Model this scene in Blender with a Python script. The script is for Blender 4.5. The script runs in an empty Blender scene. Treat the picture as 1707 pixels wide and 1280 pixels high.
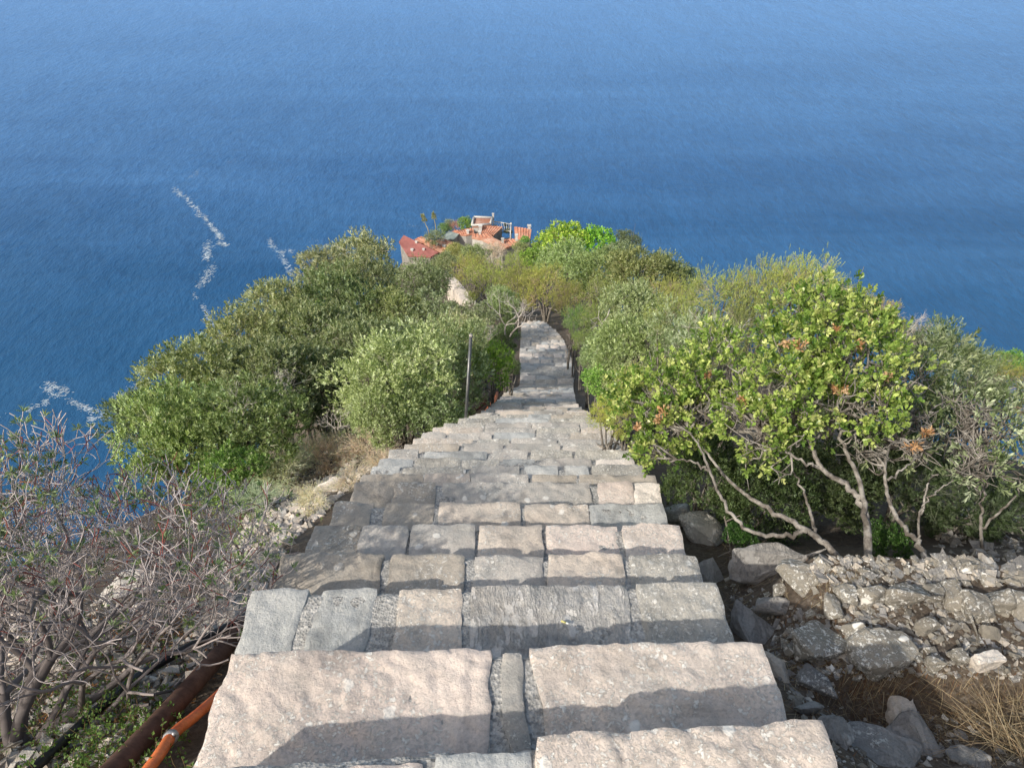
import bpy, bmesh, math, random
import numpy as np
from mathutils import Vector, noise, Matrix

# ------------------------------------------------------------------ basics
S = bpy.context.scene
COL = S.collection
R = math.radians
PITCH = R(40.0)
CP, SP = math.cos(PITCH), math.sin(PITCH)
F = 1175.0
SEA = -130.0

def ray(px, py):
    """direction of the view ray through a point of the photo, forward component 1"""
    a = (px - 853.5) / F
    b = -(py - 640.0) / F
    return np.array([a, CP + b * SP, -SP + b * CP])

def at(px, py, d):
    return ray(px, py) * d

def on_z(px, py, z):
    r = ray(px, py)
    return r * (z / r[2])

def lerp_table(x, xs, ys):
    return float(np.interp(x, xs, ys))

# ------------------------------------------------------------------ terrain
PY = np.array([-40, 0, 6.17, 14.5, 20.2, 22.4, 50, 80, 98, 112, 126, 150, 185, 240])
PZ = np.array([27.8, -1.25, -5.73, -12.2, -14.7, -15.7, -32.5, -47.3, -59.0, -63.5, -67, -92, -134, -150])
XY_ = np.array([-40, 0, 14.5, 20, 24, 30, 50, 120, 200])
XC_ = np.array([-1, 0.0, 0.98, 1.0, 0.4, -1.5, -5, -6, -8])

def prof(y): return np.interp(y, PY, PZ)
def xcen(y): return np.interp(y, XY_, XC_)

def sstep(a, b, x):
    t = np.clip((x - a) / (b - a), 0, 1)
    return t * t * (3 - 2 * t)

def ground(x, y):
    x = np.asarray(x, float); y = np.asarray(y, float)
    p = prof(y)
    u = x - xcen(y)
    yy = np.clip(y, 0, 140)
    # left side
    a = np.clip(-u - 0.95, 0, None)
    wl = 5.5 + 0.07 * yy
    dl = 0.16 * np.clip(a / 0.3, 0, 1) + 0.22 * a + 0.02 * a ** 2 * (6 / wl) + 1.0 * np.clip(a - wl, 0, None)
    # right side
    b = np.clip(u - 0.95, 0, None)
    wr = 6.0 + 0.07 * yy
    dr = 0.05 * b + 0.012 * b ** 2 + 1.0 * np.clip(b - wr, 0, None)
    z = p - np.interp(y, [6, 12], [.42, .15]) - np.where(u < 0, dl, dr)
    # rubble terrace on the right, next to the nearest steps
    k = sstep(0.98, 1.25, u) * (1 - sstep(5.0, 7.0, u))
    zt = np.interp(y, [0.0, 0.6, 0.85, 1.15, 1.30, 1.37, 1.95, 2.05, 2.5, 3.1], [-1.75, -2.05, -2.38, -2.72, -2.76, -2.58, -2.66, -2.98, -3.42, -3.9])
    ky = sstep(-0.2, 0.5, y) * (1 - sstep(2.5, 3.1, y))
    z = z * (1 - k * ky) + zt * (k * ky)
    return z

def gnoise(x, y):
    d = max(1.0, math.hypot(x, y)); a = min(0.04 + 0.012 * d, 1.2)
    if abs(x - float(xcen(y))) < 1.2: a *= 0.4
    n = noise.fractal(Vector((x * 1.1 / (1 + d * .03), y * 1.1 / (1 + d * .03), 0)), 1.0, 2.0, 5) * a
    if d < 4: n += 0.018 * noise.noise(Vector((x * 14, y * 14, 5)))
    return n

def gz(x, y): return float(ground(x, y)) + gnoise(x, y)

def hit(px, py, lift=0.0, dmin=1.2, dmax=260):
    """first point where the view ray meets the ground (+lift)"""
    r = ray(px, py)
    d = dmin
    while d < dmax:
        p = r * d
        if p[2] < gz(p[0], p[1]) + lift:
            lo, hi = d / 1.02, d
            for _ in range(18):
                m = 0.5 * (lo + hi); q = r * m
                if q[2] < gz(q[0], q[1]) + lift: hi = m
                else: lo = m
            return r * hi
        d *= 1.02
    return r * dmax

# ------------------------------------------------------------------ object helpers
def tag(o, label=None, cat=None, group=None, kind=None):
    if label: o['label'] = label
    if cat: o['category'] = cat
    if group: o['group'] = group
    if kind: o['kind'] = kind
    return o

def empty(name, loc, label=None, cat=None, group=None, kind=None):
    o = bpy.data.objects.new(name, None)
    o.empty_display_size = 0.1
    o.location = [float(v) for v in loc]
    COL.objects.link(o)
    return tag(o, label, cat, group, kind)

def link(name, me, mat=None, parent=None, loc=(0, 0, 0)):
    o = bpy.data.objects.new(name, me)
    COL.objects.link(o)
    o.location = [float(v) for v in loc]
    if parent is not None: o.parent = parent
    if mat is not None and len(me.materials) == 0: me.materials.append(mat)
    return o

def mesh_np(name, verts, faces, smooth=False, cols=None, facelens=None):
    """faces: (n,k) int array, or flat list with facelens"""
    me = bpy.data.meshes.new(name)
    verts = np.asarray(verts, np.float32)
    if facelens is None:
        faces = np.asarray(faces, np.int32)
        n, k = faces.shape
        lens = np.full(n, k, np.int32); flat = faces.ravel()
    else:
        flat = np.asarray(faces, np.int32); lens = np.asarray(facelens, np.int32); n = len(lens)
    me.vertices.add(len(verts)); me.vertices.foreach_set('co', verts.ravel())
    me.loops.add(len(flat)); me.loops.foreach_set('vertex_index', flat)
    me.polygons.add(n)
    starts = np.concatenate([[0], np.cumsum(lens)[:-1]]).astype(np.int32)
    me.polygons.foreach_set('loop_start', starts)
    try: me.polygons.foreach_set('loop_total', lens)
    except Exception: pass
    me.polygons.foreach_set('use_smooth', np.full(n, smooth, bool))
    if cols is not None:
        at_ = me.color_attributes.new('lc', 'FLOAT_COLOR', 'POINT')
        c = np.ones((len(verts), 4), np.float32); c[:, :3] = cols
        at_.data.foreach_set('color', c.ravel())
    me.update(calc_edges=True)
    return me

# ------------------------------------------------------------------ materials
def newmat(name):
    m = bpy.data.materials.new(name); m.use_nodes = True
    nt = m.node_tree
    for n in list(nt.nodes): nt.nodes.remove(n)
    out = nt.nodes.new('ShaderNodeOutputMaterial')
    b = nt.nodes.new('ShaderNodeBsdfPrincipled')
    nt.links.new(b.outputs[0], out.inputs['Surface'])
    return m, nt, b, out

class NT:
    def __init__(s, nt): s.nt = nt
    def n(s, t, **kw):
        x = s.nt.nodes.new(t)
        for k, v in kw.items(): setattr(x, k, v)
        return x
    def l(s, a, b): s.nt.links.new(a, b)
    def coord(s, kind='Object'):
        return s.n('ShaderNodeTexCoord').outputs[kind]
    def pos(s): return s.n('ShaderNodeNewGeometry').outputs['Position']
    def mapping(s, v, sc=(1, 1, 1), rot=(0, 0, 0)):
        m = s.n('ShaderNodeMapping'); s.l(v, m.inputs['Vector'])
        m.inputs['Scale'].default_value = sc; m.inputs['Rotation'].default_value = rot
        return m.outputs[0]
    def noise(s, v, scale, detail=4, rough=0.55, dist=0.0):
        x = s.n('ShaderNodeTexNoise'); s.l(v, x.inputs['Vector'])
        x.inputs['Scale'].default_value = scale; x.inputs['Detail'].default_value = detail
        x.inputs['Roughness'].default_value = rough; x.inputs['Distortion'].default_value = dist
        return x.outputs['Fac']
    def voro(s, v, scale, feature='F1', out='Distance', rnd=1.0):
        x = s.n('ShaderNodeTexVoronoi', feature=feature); s.l(v, x.inputs['Vector'])
        x.inputs['Scale'].default_value = scale; x.inputs['Randomness'].default_value = rnd
        return x.outputs[out]
    def ramp(s, f, stops):
        x = s.n('ShaderNodeValToRGB'); s.l(f, x.inputs[0])
        e = x.color_ramp.elements
        while len(e) < len(stops): e.new(0.5)
        for i, (p, c) in enumerate(stops):
            e[i].position = p
            e[i].color = (c, c, c, 1) if isinstance(c, (int, float)) else (*c, 1)
        return x.outputs[0]
    def mix(s, f, a, b, mode='MIX'):
        x = s.n('ShaderNodeMix', data_type='RGBA', blend_type=mode)
        for sock, v in ((x.inputs[0], f), (x.inputs[6], a), (x.inputs[7], b)):
            if isinstance(v, (int, float)): sock.default_value = v
            elif isinstance(v, tuple): sock.default_value = (*v, 1) if len(v) == 3 else v
            else: s.l(v, sock)
        return x.outputs[2]
    def math(s, op, a, b=0.0):
        x = s.n('ShaderNodeMath', operation=op)
        for sock, v in ((x.inputs[0], a), (x.inputs[1], b)):
            if isinstance(v, (int, float)): sock.default_value = v
            else: s.l(v, sock)
        return x.outputs[0]
    def bump(s, h, strength, dist, normal=None):
        x = s.n('ShaderNodeBump'); s.l(h, x.inputs['Height'])
        x.inputs['Strength'].default_value = strength; x.inputs['Distance'].default_value = dist
        if normal is not None: s.l(normal, x.inputs['Normal'])
        return x.outputs[0]

def stone_mat(name, c1, c2, c3, lichen=0.5, strata=0.0, seed=0.0, fine=1.0):
    m, nt, b, out = newmat(name); g = NT(nt)
    co = g.n('ShaderNodeVectorMath', operation='ADD'); g.l(g.pos(), co.inputs[0]); co.inputs[1].default_value = (seed, seed * 1.7, seed * 0.3)
    v = co.outputs[0]
    n1 = g.noise(v, 3.2, 6, 0.6, 0.4); n2 = g.noise(v, 13, 6, 0.65); n3 = g.noise(v, 90, 5, 0.7)
    c = g.mix(g.ramp(n1, [(0.35, 0.0), (0.65, 1.0)]), c1, c2)
    c = g.mix(g.ramp(n2, [(0.45, 0.0), (0.68, 0.8)]), c, c3)
    c = g.mix(1.0, c, g.ramp(n3, [(0.25, 0.74), (0.5, 1.0), (0.75, 1.16)]), 'MULTIPLY')
    n5 = g.noise(v, 1.3, 4, 0.6)
    c = g.mix(1.0, c, g.ramp(n5, [(0.25, 0.8), (0.6, 1.08), (0.9, 1.15)]), 'MULTIPLY')
    # pitting: small dark specks
    vp = g.voro(v, 120)
    c = g.mix(g.ramp(vp, [(0.0, 0.45), (0.22, 0.0)]), c, tuple(k * 0.35 for k in c1))
    # big round lichen spots
    vd = g.n('ShaderNodeVectorMath', operation='ADD'); g.l(v, vd.inputs[0])
    nn = g.n('ShaderNodeTexNoise'); g.l(v, nn.inputs['Vector']); nn.inputs['Scale'].default_value = 40; nn.inputs['Detail'].default_value = 4
    sc = g.n('ShaderNodeVectorMath', operation='SCALE'); g.l(nn.outputs['Color'], sc.inputs[0]); sc.inputs['Scale'].default_value = 0.03
    g.l(sc.outputs[0], vd.inputs[1])
    l1 = g.ramp(g.voro(vd.outputs[0], 8.5), [(0.15, 1.0), (0.20, 0.0)])
    l1m = g.ramp(g.noise(v, 5.0, 3), [(0.45, 0.0), (0.50, 0.9 * min(1, lichen * 1.3))])
    l1 = g.math('MULTIPLY', l1, l1m)
    l2 = g.ramp(g.noise(vd.outputs[0], 55, 6, 0.75), [(0.53, 0.0), (0.57, 1.0)])
    l2m = g.ramp(g.noise(v, 2.6, 4), [(0.58 - 0.16 * lichen, 0.0), (0.64 - 0.16 * lichen, 0.85)])
    l2 = g.math('MULTIPLY', l2, l2m)
    lm = g.math('MAXIMUM', l1, l2)
    c = g.mix(1.0, c, g.ramp(g.noise(v, 2.1, 7, .7, .8), [(0.36, .72), (0.47, 1.0), (0.62, 1.06)]), 'MULTIPLY')
    c = g.mix(1.0, c, (1.62, 1.62, 1.62), 'MULTIPLY')
    c = g.mix(lm, c, (0.84, 0.82, 0.76))
    hv = g.noise(v, 22, 8, 0.7)
    h = g.math('ADD', g.math('MULTIPLY', hv, 0.6), g.math('MULTIPLY', n3, 0.25))
    if strata > 0:
        ms = g.mapping(v, (3.2, 1.1, 3), (0.2, 0.3, 0.25))
        ns = g.noise(ms, 4.5, 7, 0.72, 0.25)
        rs = g.ramp(ns, [(0.38, 0.0), (0.5, 0.6), (0.515, 1.0), (0.7, 0.85)])
        h = g.math('ADD', h, g.math('MULTIPLY', rs, strata))
        c = g.mix(min(1.0, .25 + strata * .6), c, g.mix(1.0, c, g.ramp(ns, [(0.3, 0.6), (0.47, 1.0), (0.485, .72), (0.5, 1.0), (0.7, 1.12)]), 'MULTIPLY'))
    h = g.math('ADD', h, g.math('MULTIPLY', lm, 0.15))
    g.l(c, b.inputs['Base Color'])
    b.inputs['Roughness'].default_value = 0.88
    b.inputs['Specular IOR Level'].default_value = 0.25
    g.l(g.bump(h, 0.9, 0.016), b.inputs['Normal'])
    return m

def mortar_mat():
    m, nt, b, out = newmat('mortar'); g = NT(nt); v = g.pos()
    n1 = g.noise(v, 60, 6, 0.75); n2 = g.noise(v, 6, 4)
    vv = g.voro(v, 95, out='Color')
    sep = g.n('ShaderNodeSeparateColor'); g.l(vv, sep.inputs[0])
    c = g.ramp(sep.outputs[0], [(0.0, (0.12, 0.12, 0.12)), (0.35, (0.27, 0.27, 0.26)), (0.7, (0.45, 0.44, 0.42)), (1.0, (0.72, 0.70, 0.66))])
    c = g.mix(0.5, c, g.ramp(n1, [(0.35, (0.2, 0.2, 0.195)), (0.65, (0.62, 0.61, 0.57))]))
    c = g.mix(1.0, c, g.ramp(n2, [(0.3, 0.75), (0.7, 1.15)]), 'MULTIPLY')
    g.l(c, b.inputs['Base Color']); b.inputs['Roughness'].default_value = 0.95
    h = g.math('ADD', g.math('MULTIPLY', g.voro(v, 95), 0.8), n1)
    g.l(g.bump(h, 0.8, 0.008), b.inputs['Normal'])
    return m

def plain_mat(name, c1, c2, scale=20, rough=0.7, bump=0.3, bdist=0.004, spec=0.3, metal=0.0, coord=None):
    m, nt, b, out = newmat(name); g = NT(nt); v = g.pos() if coord is None else g.coord(coord)
    n1 = g.noise(v, scale, 6, 0.65); n2 = g.noise(v, scale * 6, 4, 0.6)
    c = g.mix(g.ramp(n1, [(0.40, 0.0), (0.60, 1.0)]), c1, c2)
    c = g.mix(1.0, c, g.ramp(g.noise(v, scale * .3, 5, .7), [(0.3, .72), (0.55, 1.05), (0.75, 1.15)]), 'MULTIPLY')
    c = g.mix(1.0, c, g.ramp(n2, [(0.3, 0.82), (0.7, 1.12)]), 'MULTIPLY')
    g.l(c, b.inputs['Base Color']); b.inputs['Roughness'].default_value = rough
    b.inputs['Specular IOR Level'].default_value = spec; b.inputs['Metallic'].default_value = metal
    g.l(g.bump(n1, bump, bdist), b.inputs['Normal'])
    return m

def leaf_mat(name, trans=0.3, rough=0.45, spec=0.35):
    m, nt, b, out = newmat(name); g = NT(nt)
    a = g.n('ShaderNodeAttribute', attribute_name='lc'); oi = g.n('ShaderNodeObjectInfo')
    c = g.mix(1.0, a.outputs['Color'], oi.outputs['Color'], 'MULTIPLY')
    g.l(c, b.inputs['Base Color']); b.inputs['Roughness'].default_value = rough
    b.inputs['Specular IOR Level'].default_value = spec
    t = g.n('ShaderNodeBsdfTranslucent')
    g.l(g.mix(1.0, c, (1.25, 1.3, 0.6), 'MULTIPLY'), t.inputs['Color'])
    mx = g.n('ShaderNodeMixShader'); mx.inputs[0].default_value = trans
    g.l(b.outputs[0], mx.inputs[1]); g.l(t.outputs[0], mx.inputs[2]); g.l(mx.outputs[0], out.inputs['Surface'])
    return m

M = {}
M['pink'] = stone_mat('pink_sandstone', (0.375, 0.318, 0.28), (0.42, 0.365, 0.325), (0.33, 0.30, 0.27), 0.55, 0.0, 0.0)
M['pinkl'] = stone_mat('lichened_sandstone', (0.39, 0.34, 0.30), (0.44, 0.395, 0.35), (0.34, 0.30, 0.26), 1.0, 0.0, 11.0)
M['beige'] = stone_mat('beige_sandstone', (0.36, 0.32, 0.275), (0.42, 0.365, 0.31), (0.28, 0.26, 0.23), 0.6, 0.0, 5.0)
M['brown'] = stone_mat('brown_sandstone', (0.255, 0.23, 0.195), (0.32, 0.285, 0.24), (0.225, 0.21, 0.185), 0.35, 0.0, 9.0)
M['grey'] = stone_mat('grey_sandstone', (0.26, 0.25, 0.23), (0.33, 0.305, 0.275), (0.22, 0.22, 0.21), 0.6, 0.0, 3.0)
M['blue'] = stone_mat('blue_grey_slate', (0.27, 0.28, 0.275), (0.33, 0.33, 0.315), (0.24, 0.25, 0.25), 0.15, 0.1, 7.0, 0.6)
M['slate'] = stone_mat('flaky_slate', (0.30, 0.305, 0.305), (0.39, 0.365, 0.33), (0.31, 0.305, 0.295), 0.35, 1.0, 13.0)
M['rubble'] = stone_mat('shaded_rubble', (0.155, 0.145, 0.122), (0.20, 0.183, 0.152), (0.135, 0.125, 0.108), 1.0, 0.0, 23.0)  # terrace shade put into the base colours, darker than the lit stones
M['lich'] = stone_mat('grey_lichened_stone', (0.27, 0.26, 0.235), (0.33, 0.31, 0.27), (0.24, 0.235, 0.215), 1.5, 0.2, 21.0)
M['dark'] = stone_mat('dark_slate', (0.165, 0.162, 0.155), (0.225, 0.215, 0.20), (0.19, 0.18, 0.17), 0.2, 0.5, 17.0, 0.5)
M['pale'] = stone_mat('pale_stone', (0.46, 0.42, 0.37), (0.55, 0.50, 0.45), (0.38, 0.35, 0.31), 0.6, 0.0, 27.0)
M['mortar'] = mortar_mat()
M['leaf'] = leaf_mat('leaf', 0.28)
M['leaf_gloss'] = leaf_mat('glossy_leaf', 0.32, 0.33, 0.5)
M['needle'] = leaf_mat('heath_needle', 0.35, 0.6, 0.2)
M['bark'] = plain_mat('bark', (0.15, 0.13, 0.11), (0.30, 0.275, 0.24), 14, 0.9, 0.6, 0.01, 0.2)
M['bark_pale'] = plain_mat('lichened_bark', (0.12, 0.105, 0.09), (0.34, 0.32, 0.29), 16, 0.9, 0.6, 0.006, 0.2)
M['deadwood'] = plain_mat('dead_wood', (0.38, 0.34, 0.30), (0.55, 0.51, 0.47), 10, 0.9, 0.4, 0.006, 0.2)
M['euph'] = leaf_mat('spurge_bark', 0.0, 0.75, 0.25)
M['straw'] = leaf_mat('straw', 0.25, 0.7, 0.2)

# ------------------------------------------------------------------ tubes
def tube_arrays(lines, sides=5):
    """lines: list of (pts[n,3], radii[n], col or cols[n,3])"""
    V = []; Fc = []; C = []; off = 0
    ang = np.linspace(0, 2 * math.pi, sides, endpoint=False)
    ca, sa = np.cos(ang), np.sin(ang)
    for pts, rad, col in lines:
        pts = np.asarray(pts, float); n = len(pts)
        t = np.gradient(pts, axis=0); t /= np.linalg.norm(t, axis=1)[:, None] + 1e-9
        ref = np.array([0.13, 0.31, 0.94]) if abs(t[0][2]) < 0.9 else np.array([0.95, 0.2, 0.1])
        a = np.cross(t, ref); a /= np.linalg.norm(a, axis=1)[:, None] + 1e-9
        b = np.cross(t, a)
        rad = np.broadcast_to(np.asarray(rad, float), (n,))
        ring = pts[:, None, :] + rad[:, None, None] * (a[:, None, :] * ca[None, :, None] + b[:, None, :] * sa[None, :, None])
        V.append(ring.reshape(-1, 3))
        i = np.arange(n - 1)[:, None] * sides; j = np.arange(sides)[None, :]; k = (j + 1) % sides
        q = np.stack([i + j, i + k, i + sides + k, i + sides + j], -1).reshape(-1, 4) + off
        Fc.append(q)
        if col is not None:
            c = np.asarray(col, float)
            if c.ndim == 1: c = np.tile(c, (n, 1))
            C.append(np.repeat(c, sides, axis=0))
        off += n * sides
    return np.concatenate(V), np.concatenate(Fc), (np.concatenate(C) if C else None)

def tube_mesh(name, lines, sides=5, caps=False):
    v, f, c = tube_arrays(lines, sides)
    if not caps: return mesh_np(name, v, f, True, c)
    flat = list(f.ravel()); lens = [4] * len(f); off = 0
    for pts, rad, col in lines:
        n = len(pts)
        flat += list(range(off, off + sides))[::-1]; lens.append(sides)
        flat += list(range(off + (n - 1) * sides, off + n * sides)); lens.append(sides)
        off += n * sides
    return mesh_np(name, v, flat, True, c, lens)

def smooth_line(pts, n):
    pts = np.asarray(pts, float)
    d = np.concatenate([[0], np.cumsum(np.linalg.norm(np.diff(pts, axis=0), axis=1))])
    # Catmull-Rom through the points
    P = np.vstack([2 * pts[0] - pts[1], pts, 2 * pts[-1] - pts[-2]])
    out = []
    ts = np.linspace(0, len(pts) - 1, n)
    for t in ts:
        i = min(int(t), len(pts) - 2); u = t - i
        p0, p1, p2, p3 = P[i], P[i + 1], P[i + 2], P[i + 3]
        out.append(0.5 * ((2 * p1) + (-p0 + p2) * u + (2 * p0 - 5 * p1 + 4 * p2 - p3) * u * u + (-p0 + 3 * p1 - 3 * p2 + p3) * u ** 3))
    return np.array(out)

# ------------------------------------------------------------------ leaves
def norm(a): return a / (np.linalg.norm(a, axis=-1, keepdims=True) + 1e-9)

# leaf outlines: rows (along, across, up); faces
LEAF4 = (np.array([[0, 0, 0], [.5, .5, .10], [1, 0, 0], [.5, -.5, .10]]), np.array([[0, 1, 2, 3]]))
LEAF6 = (np.array([[0, 0, 0], [.32, .30, .05], [.72, .5, .08], [1, 0, -.02], [.72, -.5, .08], [.32, -.30, .05], [.55, 0, -.06]]),
         np.array([[0, 1, 2, 6], [6, 2, 3, 4], [0, 6, 4, 5]]))
NEEDLE = (np.array([[0, .5, 0], [1, 0, 0], [0, -.5, 0]]), np.array([[0, 1, 2]]))

def leaf_arrays(p, axis, nrm, L, W, col, shape):
    T, Fc = shape
    axis = norm(axis); side = norm(np.cross(axis, nrm)); up = np.cross(side, axis)
    n = len(p); k = len(T)
    L = np.broadcast_to(L, (n,)); W = np.broadcast_to(W, (n,))
    v = p[:, None, :] + axis[:, None, :] * (T[None, :, 0, None] * L[:, None, None]) \
        + side[:, None, :] * (T[None, :, 1, None] * W[:, None, None]) + up[:, None, :] * (T[None, :, 2, None] * L[:, None, None])
    f = (Fc[None] + (np.arange(n) * k)[:, None, None]).reshape(-1, Fc.shape[1])
    c = np.repeat(col, k, axis=0)
    return v.reshape(-1, 3), f, c

def rosettes(rs, tips, dirs, kmin, kmax, L, W, spread, twig, pal, shape, tipcol=None, jitter=0.18):
    """leaves set around the last stretch of each twig; returns arrays"""
    n = len(tips)
    kk = rs.integers(kmin, kmax + 1, n)
    idx = np.repeat(np.arange(n), kk)
    m = len(idx)
    j = np.concatenate([np.arange(q) for q in kk]) / np.repeat(kk, kk)
    d = norm(dirs)[idx]
    ref = norm(np.cross(d, rs.normal(size=(m, 3))))
    ang = spread[0] + (spread[1] - spread[0]) * j + rs.normal(0, 0.15, m)
    ax = d * np.cos(ang)[:, None] + ref * np.sin(ang)[:, None]
    p = tips[idx] - d * (j * twig)[:, None] + ref * 0.003
    nr = norm(d * 1.0 + rs.normal(0, 0.35, (m, 3)))
    tipc = rs.random(n)
    pal = np.asarray(pal, float)
    a = tipc * (len(pal) - 1); i0 = np.clip(a.astype(int), 0, len(pal) - 2); fr = a - i0
    base = pal[i0] * (1 - fr)[:, None] + pal[i0 + 1] * fr[:, None]
    base = base * rs.uniform(0.8, 1.2, (n, 1))
    c = base[idx] * rs.uniform(1 - jitter, 1 + jitter, (m, 1))
    if tipcol is not None:
        w = np.clip(1 - j * 1.6, 0, 1)[:, None]
        c = c * (1 - w) + np.asarray(tipcol) * w * rs.uniform(.8, 1.2, (m, 1))
    LL = L * rs.uniform(0.7, 1.25, m); WW = W * rs.uniform(0.75, 1.2, m)
    return leaf_arrays(p, ax, nr, LL, WW, np.clip(c, 0.004, 1), shape)

def blob_tips(rs, blobs, dens, seed=0.0, shell=(0.72, 1.08), low=-0.6, up=0.5, spike=0.0):
    """twig tips on bumpy blob shells. blobs rows: x,y,z,r"""
    P = []; D = []
    blobs = np.asarray(blobs, float).reshape(-1, 4)
    for (x, y, z, r) in blobs:
        n = max(6, int(dens * r * r))
        d = norm(rs.normal(size=(n * 2, 3))); d = d[d[:, 2] > low][:n]
        n = len(d)
        rad = r * rs.uniform(shell[0], shell[1], n) ** 1.0
        bump = np.array([noise.noise(Vector((dd[0] * 2.3 + x * 3 + seed, dd[1] * 2.3 + y * 3, dd[2] * 2.3 + z))) for dd in d])
        rad *= 1 + 0.35 * bump
        p = d * rad[:, None] * np.array([1, 1, 0.9]) + np.array([x, y, z])
        dd = norm(d + np.array([0, 0, up]) + rs.normal(0, 0.35, (n, 3)))
        if spike: p += dd * (rs.random(n) ** 2.5 * spike * 1.5 * r)[:, None]
        P.append(p); D.append(dd)
    P = np.concatenate(P); D = np.concatenate(D)
    # drop tips buried deep inside another blob
    keep = np.array([noise.noise(Vector((p[0], p[1], p[2])) * (2.6 / max(.2, 3 * float(np.mean(blobs[:, 3]))) ) + Vector((seed, 0, 0))) > -0.20 for p in P])
    for (x, y, z, r) in blobs:
        q = np.linalg.norm(P - np.array([x, y, z]), axis=1)
        keep &= ~((q < r * 0.55))
    if keep.sum() < 6: keep[:] = True
    return P[keep], D[keep]

def cat(parts):
    V, Fc, C = [], [], []; off = 0
    for v, f, c in parts:
        V.append(v); Fc.append(f + off); C.append(c); off += len(v)
    return np.concatenate(V), np.concatenate(Fc), np.concatenate(C)

def dome_blobs(rs, n, rmin=0.26, rmax=0.44, flat=0.62):
    b = []
    for i in range(n):
        t = (i + 0.5) / n
        el = math.asin(1 - t * 1.25) if abs(1 - t * 1.25) <= 1 else 0
        az = i * 2.39996 + rs.uniform(-0.5, 0.5)
        r = rs.uniform(rmin, rmax)
        q = (1 - r) * rs.uniform(0.68, 1.22)
        b.append((math.cos(az) * math.cos(el) * q, math.sin(az) * math.cos(el) * q, math.sin(el) * q * flat * rs.uniform(.85, 1.15), r))
    for i in range(n // 3):
        a = i * 2.39996 * 1.3; r = rs.uniform(rmin, rmax); q = rs.uniform(.5, .72)
        b.append((math.cos(a) * q, math.sin(a) * q, -rs.uniform(.45, .75), r))
    b.append((0, 0, -.05, 0.42))
    return b

# palettes (linear base colours)
PAL = {
    'oak': [(0.055, 0.075, 0.028), (0.12, 0.14, 0.062), (0.22, 0.225, 0.125), (0.30, 0.325, 0.235)],
    'phil': [(0.09, 0.11, 0.045), (0.16, 0.18, 0.085), (0.27, 0.28, 0.165), (0.38, 0.385, 0.29)],
    'heath': [(0.11, 0.13, 0.045), (0.18, 0.20, 0.07), (0.26, 0.27, 0.10), (0.25, 0.23, 0.16)],
    'arb': [(0.055, 0.12, 0.022), (0.115, 0.205, 0.042), (0.20, 0.30, 0.075), (0.33, 0.41, 0.16)],
    'olive': [(0.085, 0.115, 0.05), (0.14, 0.17, 0.08), (0.28, 0.30, 0.20), (0.42, 0.43, 0.34)],
    'dry': [(0.22, 0.20, 0.14), (0.28, 0.265, 0.20), (0.24, 0.26, 0.17), (0.36, 0.35, 0.28)],
    'dead': [(0.46, 0.22, 0.10), (0.56, 0.33, 0.18), (0.60, 0.44, 0.28), (0.52, 0.30, 0.15)],
}

def crown_twigs(rs, blobs, n_per, length, rad, col):
    lines = []
    for (x, y, z, r) in blobs:
        for _ in range(n_per):
            d = norm(rs.normal(size=3) + np.array([0, 0, 0.5]))
            c = np.array([x, y, z])
            p0 = c * 0.6 + rs.normal(0, .04, 3); p3 = c + d * r * rs.uniform(0.8, 1.0)
            p1 = p0 * .6 + p3 * .4 + rs.normal(0, .05, 3); p2 = p0 * .25 + p3 * .75 + rs.normal(0, .04, 3)
            cc = np.asarray(col) * rs.uniform(.7, 1.2)
            lines.append((np.array([p0, p1, p2, p3]), np.array([rad, rad * .7, rad * .5, rad * .25]), cc))
    return tube_arrays(lines, 3)

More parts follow.
